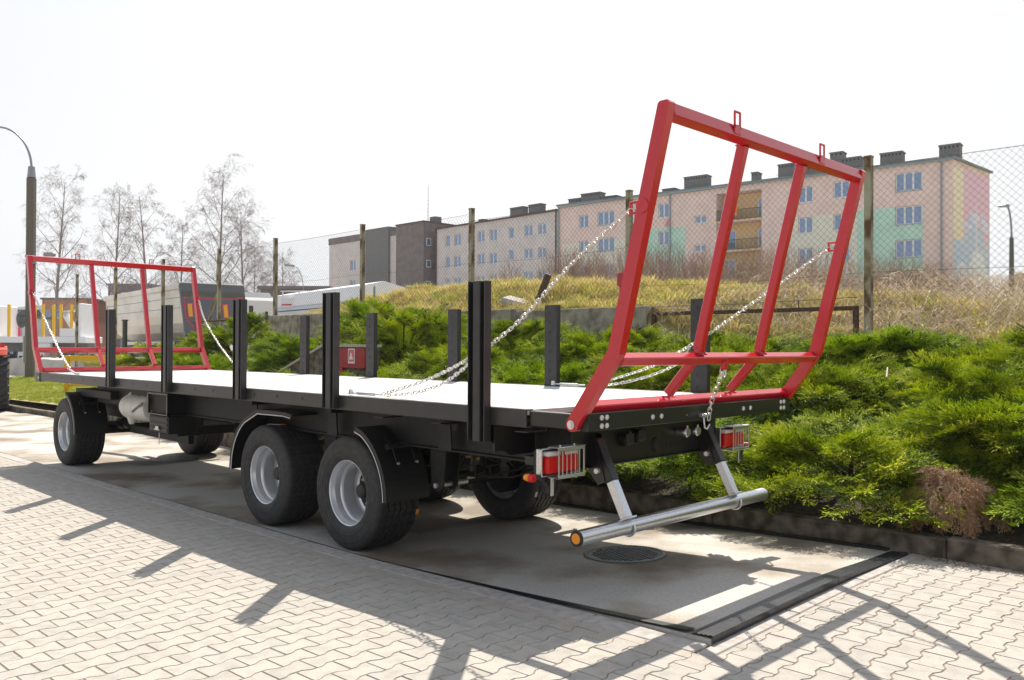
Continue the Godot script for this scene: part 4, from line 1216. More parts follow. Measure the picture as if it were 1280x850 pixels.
func land(x: float, z: float) -> float:
	var h: float
	var left := smoothstep(-27.0, -17.0, z)
	if x < 8.0:
		var bank := 0.20 + maxf(x - 1.95, 0.0) / 6.05 * 1.40
		h = lerpf(0.12 + 0.05 * (x - 1.95), bank, left)
	else:
		var c := lerp_table(CREST, z)
		var w := lerp_table(FOOT, z)
		var low := 0.9 * smoothstep(-66.0, -52.0, z)
		if x < 11.0: h = lerpf(w, c, smoothstep(8.0, 11.0, x))
		else:
			var back := lerpf(low, c, smoothstep(-21.0, -12.0, z))
			h = lerpf(c, back, smoothstep(11.5, 15.0, x))
		if z < -26.0: h = lerpf(h, low + 0.02, smoothstep(-26.0, -29.0, z))
		h += (5.15 - h) * smoothstep(36.0, 62.0, x) * smoothstep(-125.0, -100.0, z)
	if x < 9.3 and z < -37.2: h = -0.1
	h += hn.get_noise_2d(x * 14.0 + 90.0, z * 14.0) * 0.2 * smoothstep(8.4, 9.5, x) * smoothstep(-22.0, -19.0, z) * (1.0 - smoothstep(12.0, 15.0, x))
	return h + hn.get_noise_2d(x * 6.0, z * 6.0) * 0.06 * smoothstep(1.95, 2.6, x)

func build_bank() -> void:
	hn.seed = 4
	hn.frequency = 0.05
	var xs := []
	var x := 1.93
	while x < 100.0:
		xs.append(x)
		x += 0.22 if x < 14.0 else (1.0 if x < 40.0 else 3.0)
	xs.insert(xs.find(xs.filter(func(v): return v > 8.0)[0]), 7.999)
	var zs := []
	var z := -110.0
	while z < 45.0:
		zs.append(z)
		z += 0.25 if z > -27.0 and z < 8.0 else 1.5
	var soil := MB.new()
	var turf := MB.new()
	var yard := MB.new()
	var nrm := func(a: float, b: float) -> Vector3:
		return Vector3(land(a - 0.15, b) - land(a + 0.15, b), 0.3, land(a, b - 0.15) - land(a, b + 0.15)).normalized()
	var H := []
	var NN := []
	for i in xs.size():
		var hr := []; var nr := []
		for j in zs.size():
			hr.append(Vector3(xs[i], land(xs[i], zs[j]), zs[j])); nr.append(nrm.call(xs[i], zs[j]) if xs[i] < 40.0 else Vector3.UP)
		H.append(hr); NN.append(nr)
	for i in xs.size() - 1:
		for j in zs.size() - 1:
			var b := soil if xs[i] < 7.99 and zs[j] > -19.0 else turf
			if (zs[j] < -28.0 and xs[i] < 40.0 and (xs[i] > 9.0 or zs[j] < -37.0)) or (xs[i] > 19.0 and xs[i] < 66.0): b = yard  # paving hidden behind the crest is added to bounce light onto the flats
			b.qn(H[i][j + 1], H[i + 1][j + 1], H[i + 1][j], H[i][j], NN[i][j + 1], NN[i + 1][j + 1], NN[i + 1][j], NN[i][j])
	struct_("planting_bed", soil, M.soil)
	struct_("grass_bank", turf, M.turf)
	struct_("raised_yard_and_bounce_paving", yard, M.yard)
	# low concrete wall that holds the bed
	var w := thing("planter_wall", "low concrete kerb wall darkened for overhang shade along the foot of the juniper bed", "low wall", Vector3.ZERO, BAY)
	var r := RandomNumberGenerator.new(); r.seed = 8
	for k in 17:
		var z0 := -23.0 + k * 2.0
		part(w, "wall_stone", MB.new().bx(PW + r.randf_range(-0.004, 0.004), PW + 0.14, -0.1, (0.235 if z0 > -17.5 else 0.115) + r.randf_range(-0.004, 0.006), z0 + 0.004, z0 + 1.996, 0.012), M.old_concrete_shaded)
	# litter of dry needles at its foot
	var lf := MB.new()
	for i in 900:
		var p := Vector3(PW - 0.06 + r.randf_range(-0.10, 0.05), 0.0, r.randf_range(0.85, 4.5))
		p.y = pave_y(p.x, p.z) + 0.003
		if r.randf() < 0.4:
			p = Vector3(PW - 0.04 + r.randf_range(-0.06, 0.03), 0.0, r.randf_range(-6.0, 0.5))
			p.y = slab_y(p.x, p.z) + 0.028
		var a := r.randf() * TAU
		var d := Vector3(cos(a), r.randf_range(0.0, 0.3), sin(a)) * r.randf_range(0.012, 0.04)
		var s := Vector3(-sin(a), 0.2, cos(a)) * 0.004
		lf.q(p - s, p + d - s, p + d + s, p + s)
	var li := struct_("needle_litter", lf, plain(Color(0.16, 0.075, 0.03), 0.9))
	li.rotation.y = BAY
	li.set_meta("kind", "stuff")
	tag(li, "dry brown needle litter along the foot of the planter wall", "litter")

func build_wall_and_fence() -> void:
	var w := thing("retaining_wall", "weathered grey concrete retaining wall above the junipers topped by grass", "wall", Vector3(8.0, 0, 0))
	var zc := [-20.4, -16.9, -13.2, -9.75, -6.3]
	for i in 4:
		var y := 2.60 - i * 0.045
		part(w, "wall_panel", MB.new().bx(0.0, 0.26, 0.9, y, zc[i] + 0.006, zc[i + 1] - 0.006, 0.015), M.wall_concrete)
	var f := thing("chain_link_fence", "tall chain link fence on rusty steel posts above the bank", "fence", Vector3(8.14, 0, 0))
	var pz := [-37.7, -33.1, -28.4, -23.9, -20.2, -15.65, -11.33, -6.81, -2.2, 2.45, 7.1]
	var pt := [4.85, 4.87, 4.88, 4.90, 4.94, 4.91, 4.85, 4.69, 4.63, 4.60, 4.60]
	for i in pz.size():
		var base: float = 0.2 if i < 4 else (2.45 if i < 8 else 1.55)
		part(f, "post", MB.new().bx(-0.055, 0.055, base, pt[i], pz[i] - 0.055, pz[i] + 0.055, 0.01).bx(-0.062, 0.062, pt[i], pt[i] + 0.03, pz[i] - 0.062, pz[i] + 0.062, 0.008), M.rust)
	part(f, "brace", MB.new().beam(Vector3(0.02, 3.55, -24.0), Vector3(0.02, 1.0, -25.7), 0.07, 0.07, Vector3.RIGHT), M.rust, "leaning brace")
	for i in range(2, pz.size() - 1):
		var b := MB.new()
		var z0: float = pz[i] + 0.06; var z1: float = pz[i + 1] - 0.06
		var y0: float = 1.2 if i < 4 else (2.5 if i < 7 else 1.75)
		var y1: float = min(pt[i], pt[i + 1]) - 0.12
		var p := 0.105
		var wd := 0.0023
		# two families of diagonal wires clipped to the panel
		for s in [1.0, -1.0]:
			var k0 := int(floor((z0 - (y1 if s > 0.0 else -y0)) / p)) - 1
			var k1 := int(ceil((z1 - (y0 if s > 0.0 else -y1)) / p)) + 1
			for k in range(k0, k1 + 1):
				# z = s*y + k*p
				var ya: float = max(y0, ((z0 if s > 0.0 else z1) - k * p) * s)
				var yb: float = min(y1, ((z1 if s > 0.0 else z0) - k * p) * s)
				if yb - ya < 0.03: continue
				var a := Vector3(-0.06 + 0.002 * s, ya, s * ya + k * p); var e := Vector3(-0.06 + 0.002 * s, yb, s * yb + k * p)
				b.tube([a, e], wd, -1.0, 3, false, false)
		part(f, "wire_mesh", b, M.wire).set_meta("kind", "stuff")
		part(f, "line_wire", MB.new().tube([Vector3(-0.06, y1, z0), Vector3(-0.06, y1 - 0.02, (z0 + z1) * 0.5), Vector3(-0.06, y1, z1)], 0.004, -1.0, 4), M.rail_rust)
		part(f, "line_wire", MB.new().tube([Vector3(-0.06, y0 + 1.1, z0), Vector3(-0.06, y0 + 1.05, (z0 + z1) * 0.5), Vector3(-0.06, y0 + 1.1, z1)], 0.003, -1.0, 4), M.rail_rust)
	var hr := thing("handrail", "rusty square tube handrail at the right end of the concrete wall", "handrail", Vector3(8.05, 0, 0))
	part(hr, "rail", MB.new().bx(-0.035, 0.035, 2.27, 2.34, -6.2, -2.32, 0.008), M.rail_rust)
	for z in [-6.16, -2.36]:
		part(hr, "leg", MB.new().bx(-0.035, 0.035, 1.5, 2.269, z - 0.04, z + 0.04, 0.008), M.rail_rust)
	part(hr, "strand", MB.new().tube([Vector3(0, 2.44, -6.1), Vector3(0, 2.43, -4.5), Vector3(0, 2.47, -2.35)], 0.006, -1.0, 5), M.rail_rust)
	for z in [-5.2, -4.2, -3.3]:
		part(hr, "spike", MB.new().bx(-0.006, 0.006, 2.341, 2.45, z - 0.006, z + 0.006), M.rail_rust)
	var hl := thing("handrail", "thin rusty pipe handrail at the left end of the concrete wall before the tipper", "handrail", Vector3(8.05, 0, 0))
	part(hl, "rail", MB.new().cyl(Vector3(0, 2.50, -25.6), Vector3(0, 2.56, -20.5), 0.035, 0.035, 10), M.rail_rust)
	for z in [-25.4, -20.5]:
		part(hl, "leg", MB.new().cyl(Vector3(0, 0.4, z), Vector3(0, 2.48, z), 0.032, 0.032, 10), M.rail_rust)
	# bits on the bank
	solo("thin_pole", MB.new().cyl(Vector3(7.7, 1.3, -14.5), Vector3(7.7, 3.2, -14.5), 0.028, 0.028, 10), M.pipe, "thin pale pole standing before the wall left of the middle fence posts", "pole")
	solo("wooden_stump", MB.new().cyl(Vector3(9.2, 2.5, -10.35), Vector3(9.32, 3.35, -10.0), 0.075, 0.085, 12, 0.01), M.rail_rust, "short leaning brown wooden stump in the dry grass above the wall", "stump")
	solo("concrete_lump", MB.new().box(Vector3(9.0, 2.68, -10.7), Vector3(0.5, 0.22, 0.75), 0.08, Basis.from_euler(Vector3(0.25, 0.3, 0.2))), M.kerb, "pale lump of concrete lying beside the leaning stump", "concrete lump")
	var rc := thing("red_canister", "small red perforated cylinder on the fence beside the red end frame", "canister", Vector3(8.02, 2.86, -6.92))
	part(rc, "body", MB.new().cyl(Vector3(0, 0, 0), Vector3(0, 0.26, 0), 0.075, 0.075, 18, 0.008), M.red)
	var hl2 := MB.new()
	for i in 14:
		for j in 5:
			var a := TAU * i / 14
			var c := Vector3(cos(a) * 0.0752, 0.045 + j * 0.042, sin(a) * 0.0752)
			hl2.cyl(c, c + Vector3(cos(a), 0, sin(a)) * 0.001, 0.010, 0.010, 6)
	part(rc, "perforation", hl2, M.stake_dark).set_meta("kind", "stuff")
	part(rc, "stem", MB.new().cyl(Vector3(0, -0.1, 0), Vector3(0, -0.002, 0), 0.02, 0.02, 8), M.rail_rust)
	# concrete wing wall with a red panel and a hydrant sign
	var ww := thing("wing_wall", "sloping dark concrete wing wall half hidden by the junipers", "wall", Vector3(3.4, 0, 0))
	var poly := PackedVector2Array([Vector2(-11.7, 0.3), Vector2(-8.75, 0.3), Vector2(-8.75, 1.66), Vector2(-10.1, 1.66), Vector2(-11.7, 1.13)])
	var T := Transform3D(Basis(Vector3(0, 0, 1), Vector3.UP, Vector3(-1, 0, 0)), Vector3(0.28, 0, 0))
	part(ww, "wall", MB.new().prism(poly, T, 0.28), M.old_concrete_shaded)
	part(ww, "coping", MB.new().beam(Vector3(0.14, 1.15, -11.7), Vector3(0.14, 1.685, -10.1), 0.34, 0.045, Vector3.UP).beam(Vector3(0.14, 1.683, -10.09), Vector3(0.14, 1.683, -8.74), 0.34, 0.045, Vector3.UP), M.kerb)
	var rp := thing("hydrant_panel", "red panel with a small red and white hydrant sign on the wing wall", "sign panel", Vector3(3.38, 0, 0))
	part(rp, "panel", MB.new().bx(-0.02, 0.018, 1.30, 1.64, -9.62, -8.76, 0.004).bx(-0.02, 0.018, 0.8, 1.298, -9.62, -9.40, 0.004), plain(Color(0.33, 0.012, 0.016), 0.55))
	part(rp, "plate", MB.new().bx(-0.03, -0.0205, 1.38, 1.635, -9.23, -9.03, 0.002), M.white_paint)
	part(rp, "pictogram_field", MB.new().bx(-0.034, -0.0305, 1.415, 1.62, -9.21, -9.05, 0.001), M.red)
	var sy := MB.new()
	var tt := Transform3D(Basis(Vector3(0, 0, 1), Vector3.UP, Vector3(-1, 0, 0)), Vector3(-0.034, 1.45, -9.13))
	sy.prism(PackedVector2Array([Vector2(-0.055, 0), Vector2(0.055, 0), Vector2(0.04, 0.04), Vector2(0.025, 0.055), Vector2(0.02, 0.1), Vector2(0.0, 0.12), Vector2(-0.02, 0.1), Vector2(-0.025, 0.055), Vector2(-0.04, 0.04)]), tt, 0.002)
	part(rp, "pictogram", sy, M.white_paint)

# ---------------------------------------------------------------- flats
func facade(b: MB, L: float, y0: float, y1: float, holes: Array, z: float, deep := 0.16) -> MB:
	var xs := [0.0, L]
	var ys := [y0, y1]
	for h in holes:
		for v in [h[0], h[1]]:
			if not xs.has(v): xs.append(v)
		for v in [h[2], h[3]]:
			if not ys.has(v): ys.append(v)
	xs.sort(); ys.sort()
	for i in xs.size() - 1:
		for j in ys.size() - 1:
			var cx: float = (xs[i] + xs[i + 1]) * 0.5
			var cy: float = (ys[j] + ys[j + 1]) * 0.5
			var open := false
			for h in holes:
				if cx > h[0] and cx < h[1] and cy > h[2] and cy < h[3]: open = true; break
			if open: continue
			b.q(Vector3(xs[i], ys[j], z), Vector3(xs[i + 1], ys[j], z), Vector3(xs[i + 1], ys[j + 1], z), Vector3(xs[i], ys[j + 1], z))
	for h in holes:
		var d: float = h[4] if h.size() > 4 else deep
		var a := Vector3(h[0], h[2], z); var c := Vector3(h[1], h[3], z)
		var k := Vector3(0, 0, -d)
		var p := Vector3(h[1], h[2], z); var q2 := Vector3(h[0], h[3], z)
		b.q(a, a + k, p + k, p); b.q(q2, c, c + k, q2 + k)
		b.q(a, q2, q2 + k, a + k); b.q(p, p + k, c + k, c)
	return b

func window_unit(parent: Node, h: Array, z: float, deep := 0.16) -> void:
	var w: float = h[1] - h[0]
	var n := 3 if w > 1.8 else (2 if w > 1.0 else 1)
	var x0: float = h[0] + 0.015; var x1: float = h[1] - 0.015
	var y0: float = h[2] + 0.015; var y1: float = h[3] - 0.015
	var zf := z - deep + 0.05
	var fr := MB.new()
	fr.bx(x0, x1, y1 - 0.09, y1, zf - 0.05, zf); fr.bx(x0, x1, y0, y0 + 0.09, zf - 0.05, zf)
	for i in n + 1:
		var c := x0 + 0.045 + (x1 - x0 - 0.09) * i / n
		var hw := 0.045 if i == 0 or i == n else 0.075
		fr.bx(c - hw, c + hw, y0 + 0.0905, y1 - 0.0905, zf - 0.05, zf)
	var f := part(parent, "window", fr, M.window_frame)
	for i in n:
		var a := x0 + 0.05 + (x1 - x0 - 0.1) * i / n; var e := x0 + 0.05 + (x1 - x0 - 0.1) * (i + 1) / n
		var pb := MB.new()
		var tilt := rng.randf_range(-0.012, 0.012)
		pb.q(Vector3(a, y0 + 0.05, zf - 0.02), Vector3(e, y0 + 0.05, zf - 0.02 + tilt), Vector3(e, y1 - 0.05, zf - 0.02 + tilt), Vector3(a, y1 - 0.05, zf - 0.02))
		part(f, "pane", pb, M.glass)
		# a net curtain or blind behind some panes
	var cb := MB.new()
	cb.bx(x0 + 0.05, x1 - 0.05, y0 + 0.05 + (y1 - y0) * rng.randf_range(0.0, 0.55), y1 - 0.05, zf - 0.14, zf - 0.12)
	part(f, "curtain", cb, M.white_paint)
	part(f, "sill", MB.new().bx(h[0] - 0.05, h[1] + 0.05, h[2] - 0.035, h[2] + 0.012, z - 0.08, z + 0.06, 0.0), M.pipe if n == 3 else M.window_frame)

func roof_stack(parent: Node, s0: float, s1: float, y0: float, y1: float, zc: float, dp := 0.9) -> void:
	var c := part(parent, "chimney", MB.new().bx(s0, s1, y0, y1 - 0.12, zc - dp * 0.5, zc + dp * 0.5), M.chimney)
	part(c, "cap", MB.new().bx(s0 - 0.06, s1 + 0.06, y1 - 0.118, y1, zc - dp * 0.5 - 0.06, zc + dp * 0.5 + 0.06), M.chimney)
	var n := int((s1 - s0) / 0.3)
	for i in n:
		var x := s0 + (s1 - s0) * (i + 0.5) / n
		part(c, "flue", MB.new().bx(x - 0.06, x + 0.06, y1 - 0.36, y1 - 0.18, zc + dp * 0.5 - 0.02, zc + dp * 0.5 + 0.004), M.stake_dark)

func build_flats() -> void:
	# ---- painted block on the right. local x runs along the facade towards the near gable, z out of it
	var B := 5.0
	var o := thing("apartment_block", "long four storey flats painted pink, cream and green with a mural gable", "apartment building", Vector3(66.52, B, -61.0), deg_to_rad(-83.38))
	var L := 40.29
	var T := 12.62
	var W := [[35.82, 38.0, 15.3, 16.92], [35.82, 38.0, 12.42, 14.0], [35.82, 38.0, 9.55, 11.1], [35.82, 38.0, 6.73, 8.2], [30.56, 31.97, 15.31, 16.83], [30.56, 31.97, 12.38, 13.86], [30.56, 31.97, 9.52, 10.97], [30.56, 31.97, 6.7, 8.1], [27.34, 28.68, 15.21, 16.7], [27.34, 28.68, 12.35, 13.84], [27.34, 28.68, 9.48, 10.93], [27.34, 28.68, 6.65, 8.1],
		[16.83, 18.1, 14.21, 14.97], [16.83, 18.1, 11.35, 12.05], [16.83, 18.1, 8.48, 9.16], [16.83, 18.1, 5.9, 6.5], [12.7, 13.95, 15.15, 16.62], [12.7, 13.95, 12.3, 13.76], [12.7, 13.95, 9.42, 10.86], [12.7, 13.95, 6.6, 8.0], [9.17, 10.25, 15.05, 16.5], [9.17, 10.25, 12.17, 13.63], [9.17, 10.25, 9.28, 10.74], [5.24, 7.38, 15.0, 16.49], [5.24, 7.38, 12.14, 13.6], [5.24, 7.38, 9.27, 10.7], [2.83, 4.05, 14.9, 16.34], [2.83, 4.05, 12.05, 13.5], [2.83, 4.05, 9.2, 10.66], [2.83, 4.05, 6.4, 7.8], [5.24, 7.38, 6.4, 7.8], [9.17, 10.25, 6.4, 7.8], [33.2, 34.4, 6.7, 8.1]]
	var wins := []
	for h in W: wins.append([h[0], h[1], h[2] - B, h[3] - B])
	var log_ := []
	for h in [[19.16, 23.8, 14.2, 16.95], [19.16, 23.8, 11.28, 14.0], [19.16, 23.8, 8.4, 11.08], [19.16, 23.8, 5.6, 8.2]]: log_.append([h[0], h[1], h[2] - B, h[3] - B, 1.4])
	part(o, "front_wall", facade(MB.new(), L, -1.0, T, wins + log_, 0.0), M.pink)
	var sh := MB.new()
	var E := L + 1.43
	sh.q(Vector3(L, -1, 0), Vector3(E, -1, -8.5), Vector3(E, T, -8.5), Vector3(L, T, 0))
	sh.q(Vector3(0, -1, -8.5), Vector3(0, -1, 0), Vector3(0, T, 0), Vector3(0, T, -8.5))
	sh.q(Vector3(E, -1, -8.5), Vector3(0, -1, -8.5), Vector3(0, T, -8.5), Vector3(E, T, -8.5))
	part(o, "side_wall", sh, M.pink)
	part(o, "roof", MB.new().prism(PackedVector2Array([Vector2(-0.1, -0.32), Vector2(L + 0.22, -0.32), Vector2(E + 0.25, 8.75), Vector2(-0.1, 8.75)]), Transform3D(Basis(Vector3.RIGHT, Vector3.FORWARD, Vector3.UP), Vector3(0, T, 0)), 0.17), M.roof)
	part(o, "gutter", MB.new().bx(0.0, L + 0.2, T - 0.12, T - 0.001, 0.16, 0.30), M.pipe)
	for x in [14.1, 0.12, 39.5]:
		part(o, "downpipe", MB.new().cyl(Vector3(x, -0.5, 0.12), Vector3(x, T - 0.125, 0.12), 0.075, 0.075, 10), M.pipe)
	# painted fields: thin coats standing 4 mm proud of the render, cut round the windows
	for fdef in [["green_field", 32.6, 38.05, 5.0, 14.0, M.green], ["cream_field", 25.9, 32.595, 5.0, 13.9, M.cream], ["green_field", 11.2, 15.8, 5.0, 14.02, M.green], ["cream_field", 0.6, 11.195, 5.0, 13.3, M.cream]]:
		var b := MB.new()
		var hs := []
		for h in wins:
			if h[1] > fdef[1] and h[0] < fdef[2]: hs.append([clampf(h[0], fdef[1], fdef[2]) - fdef[1], clampf(h[1], fdef[1], fdef[2]) - fdef[1], minf(h[2], fdef[4] - B), minf(h[3], fdef[4] - B), 0.003])
		var keep := []
		for h in hs:
			if h[3] - h[2] > 0.01: keep.append(h)
		facade(b, fdef[2] - fdef[1], -1.0, fdef[4] - B, keep, 0.0)
		var p := part(o, fdef[0], b, fdef[5])
		p.position = Vector3(fdef[1], 0, 0.004)
	for h in wins: window_unit(o, h, 0.0)
	part(o, "loggia_back", MB.new().bx(19.1, 23.9, -0.4, T - 0.7, -1.5, -1.41), M.ochre)
	for h in log_:
		part(o, "balcony_slab", MB.new().bx(19.1, 23.86, h[2] - 0.16, h[2] - 0.003, -1.4, 0.10), M.ochre)
		var rl := MB.new()
		rl.bx(19.17, 23.79, h[2] + 0.98, h[2] + 1.03, 0.02, 0.07)
		rl.bx(19.17, 23.79, h[2] + 0.06, h[2] + 0.10, 0.02, 0.07)
		for i in 36: rl.bx(19.2 + i * 0.129, 19.235 + i * 0.129, h[2] + 0.101, h[2] + 0.979, 0.03, 0.06)
		part(o, "railing", rl, M.grey_green)
		for d in [[19.35, 20.65, 2.1], [22.9, 23.7, 2.1]]:
			var dr := part(o, "balcony_door", MB.new().bx(d[0], d[1], h[2] + 0.02, h[2] + d[2], -1.41, -1.36), M.window_frame)
			part(dr, "pane", MB.new().bx(d[0] + 0.1, d[1] - 0.1, h[2] + 0.3, h[2] + d[2] - 0.1, -1.36, -1.35), M.glass)
	for c in [[39.0, 40.6, 12.7, 14.2, -2.0], [34.4, 36.2, 12.7, 14.0, -1.2], [29.7, 30.85, 12.7, 14.9, -2.2], [30.9, 32.6, 12.7, 14.1, -1.6], [27.2, 29.0, 12.7, 13.8, -1.6], [25.0, 26.5, 12.7, 14.3, -1.6], [15.3, 17.8, 12.7, 14.2, -1.2], [22.5, 23.1, 12.7, 13.8, -1.2], [2.5, 5.0, 12.7, 13.9, -1.4], [5.1, 7.1, 12.7, 13.3, -1.4], [0.8, 2.4, 12.7, 13.5, -1.4], [12.7, 14.1, 12.7, 13.3, -1.4]]:
		roof_stack(o, c[0], c[1], c[2], c[3], c[4], 1.1)
	part(o, "roof_aerial", MB.new().cyl(Vector3(24.3, T, -3), Vector3(24.3, T + 1.3, -3), 0.03, 0.02, 6).cyl(Vector3(24.0, T + 1.1, -3), Vector3(24.6, T + 1.1, -3), 0.02, 0.02, 6), M.chimney)
	# mural on the gable: a plain field of pastel shapes, flat paint
	var mu := MB.new()
	var m0 := Vector3(L + 0.006, 0, 0).lerp(Vector3(E + 0.006, 0, -8.5), 0.04)
	var m1 := Vector3(L + 0.006, 0, 0).lerp(Vector3(E + 0.006, 0, -8.5), 0.985)
	var up := Vector3(0, T - 0.5, 0)
	mu.q(m0 + Vector3(0, 0.3, 0), m1 + Vector3(0, 0.3, 0), m1 + up, m0 + up)
	mu.U = PackedVector2Array([Vector2(0, 1), Vector2(1, 0), Vector2(1, 1), Vector2(0, 1), Vector2(0, 0), Vector2(1, 0)])
	var mm := plain(Color(1, 1, 1), 0.95)
	mm.albedo_texture = mural()
	part(o, "mural", mu, mm, "pastel mural of soft pink, blue and cream shapes")
	solo("towel", MB.new().box(Vector3(68.2 - 0.25, 14.55, -47.2), Vector3(0.04, 0.75, 0.35), 0.01, Basis(Vector3.RIGHT, 0.5)), plain(Color(0.6, 0.25, 0.3), 0.9), "pink and white towel hanging from an upper window of the painted flats", "towel")
	solo("blanket", MB.new().box(Vector3(68.6, 15.05, -40.35), Vector3(0.06, 0.95, 1.5), 0.01), plain(Color(0.75, 0.22, 0.03), 0.9), "orange blanket airing over the top balcony rail", "blanket")
	# ---- grey block to the left of it
	var g := thing("apartment_block", "plain pale grey three storey block joined to the painted flats", "apartment building", Vector3(67.68, B, -83.89), deg_to_rad(-91.24))
	var gw := [[2.03, 2.93, 14.86, 16.33], [3.74, 5.11, 14.8, 16.31], [6.5, 7.4, 14.83, 16.31], [8.37, 9.66, 14.82, 16.28], [10.62, 11.94, 14.82, 16.26], [14.08, 14.92, 14.83, 16.19], [16.77, 18.11, 14.8, 16.18], [19.03, 20.33, 14.83, 16.14], [2.03, 2.93, 12.03, 13.5], [3.74, 5.11, 12.0, 13.45], [6.5, 7.4, 12.03, 13.46], [8.37, 9.66, 12.01, 13.41], [10.62, 11.94, 11.95, 13.34], [14.08, 14.92, 12.22, 13.47], [16.77, 18.11, 12.15, 13.38], [19.03, 20.33, 12.08, 13.34], [2.03, 2.93, 9.2, 10.66], [3.74, 5.11, 9.2, 10.66], [8.37, 9.66, 9.2, 10.6], [10.62, 11.94, 9.2, 10.6], [16.77, 18.11, 9.2, 10.6], [19.03, 20.33, 9.2, 10.6]]
	var gh := []
	for h in gw: gh.append([h[0], h[1], h[2] - B, h[3] - B])
	part(g, "front_wall", facade(MB.new(), 22.2, -1.0, 12.3, gh, 0.0), M.grey_wall)
	part(g, "side_wall", MB.new().bx(0, 22.2, -1.0, 12.3, -9.5, -0.6), M.grey_wall)
	part(g, "roof", MB.new().bx(-0.1, 22.3, 12.3, 12.46, -9.7, 0.3), M.rail_rust)
	for x in [0.2, 22.0]: part(g, "downpipe", MB.new().cyl(Vector3(x, -0.5, 0.12), Vector3(x, 12.29, 0.12), 0.075, 0.075, 10), M.rail_rust)
	for h in gh: window_unit(g, h, 0.0)
	for c in [[13.5, 15.74, 12.46, 13.7, -1.2], [16.7, 18.7, 12.46, 13.7, -1.2], [8.2, 9.7, 12.46, 12.8, -2.0], [10.9, 12.36, 12.46, 12.8, -2.0], [6.8, 7.6, 12.46, 13.1, -2.0]]:
		roof_stack(g, c[0], c[1], c[2], c[3], c[4])
	# ---- dark stair tower and the far wing
	var t := thing("stair_tower", "dark brown windowless stair tower at the left end of the pale grey flats", "building", Vector3(66.4, B, -90.9))
	part(t, "wall", MB.new().bx(0, 8.5, -1, 13.35, 0, 6.0), M.dark_wall)
	part(t, "roof", MB.new().bx(-0.1, 8.6, 13.35, 13.5, -0.1, 6.1), M.rail_rust)
	for y in [10.2, 7.3, 4.5]:
		var f := part(t, "window", MB.new().bx(0.45, 1.25, y, y + 1.0, 6.0, 6.05), M.window_frame)
		part(f, "pane", MB.new().bx(0.55, 1.15, y + 0.1, y + 0.9, 6.051, 6.06), M.glass)
	part(t, "roof_stack", MB.new().bx(2.5, 3.6, 13.5, 14.4, 4.2, 5.4), M.chimney)
	var wg := thing("flats_wing", "far grey wing of the flats left of the dark stair tower", "building", Vector3(69.0, B, -91.0), PI / 2 * -1.0)
	# local x runs along +z
	wg.position = Vector3(69.0, B, -111.5)
	var wh := []
	for h in [[5.7, 7.2, 8.2, 9.8], [5.7, 7.2, 5.2, 6.8], [17.2, 18.4, 8.3, 10.1], [17.2, 18.4, 5.3, 7.0]]: wh.append(h)
	part(wg, "front_wall", facade(MB.new(), 20.4, -1.0, 12.6, wh, 0.0), M.grey_wall)
	part(wg, "side_wall", MB.new().bx(0, 20.4, -1.0, 12.6, -9, -0.6), M.grey_wall)
	part(wg, "bay", MB.new().bx(10.2, 15.8, -1.0, 14.0, -4.0, 0.35), M.chimney)
	part(wg, "roof", MB.new().bx(-0.1, 10.15, 12.6, 13.6, -9, 0.1), M.dark_wall)
	part(wg, "roof", MB.new().bx(15.85, 20.35, 12.6, 13.3, -9, 0.1), M.dark_wall)
	part(wg, "roof_stack", MB.new().bx(16.4, 17.8, 13.3, 14.6, -3, -2), M.chimney)
	for h in wh: window_unit(wg, h, 0.0)
	var ma := thing("aerial_mast", "tall thin lattice aerial on the roof of the dark stair tower", "aerial", Vector3(68.2, B + 13.5, -86.2))
	part(ma, "pole", MB.new().cyl(Vector3.ZERO, Vector3(0, 5.2, 0), 0.05, 0.03, 6), M.lamp_metal)
	for i in 9: part(ma, "rung", MB.new().cyl(Vector3(-0.16, 0.5 + i * 0.5, -0.16), Vector3(0.16, 0.5 + i * 0.5, 0.16), 0.02, 0.02, 5), M.lamp_metal)

func mural() -> ImageTexture:
	var w := 192
	var h := 256
	var im := Image.create(w, h, false, Image.FORMAT_RGB8)
	var n := FastNoiseLite.new(); n.seed = 12; n.frequency = 0.02; n.fractal_octaves = 2
	for j in h:
		for i in w:
			var u := float(i) / w
			var v := float(j) / h
			var k := n.get_noise_2d(i, j)
			var c := Color(0.52, 0.34, 0.42)
			if u < 0.26 and v < 0.52: c = Color(0.55, 0.5, 0.36)
			elif v > 0.40 + 0.1 * sin(u * 9.0) + k * 0.12: c = Color(0.34, 0.42, 0.52)
			if v > 0.30 and v < 0.42 and k > 0.12: c = Color(0.45, 0.48, 0.6)
			# a row of pale scalloped shapes
			for s in [[0.22, 0.80, 0.17], [0.66, 0.76, 0.25]]:
				var d := Vector2((u - s[0]) / s[2], (v - s[1]) / (s[2] * 0.75)).length() + 0.07 * sin(atan2(v - s[1], u - s[0]) * 9.0)
				if d < 1.0: c = Color(0.52, 0.55, 0.58)
			if v > 0.86: c = Color(0.18, 0.37, 0.43) if v < 0.91 else Color(0.45, 0.12, 0.12)
			if u > 0.4 and u < 0.5 and v > 0.75 and v < 0.9: c = Color(0.5, 0.44, 0.3)
			if absf(u - 0.62) < 0.02 and v > 0.22 and v < 0.6: c = Color(0.55, 0.5, 0.56)
			c = c.lerp(Color(0.5, 0.45, 0.47), 0.15 + 0.15 * k)
			im.set_pixel(i, j, (c * 1.5).clamp(Color(0, 0, 0), Color(0.86, 0.86, 0.86)).linear_to_srgb())
	return ImageTexture.create_from_image(im)

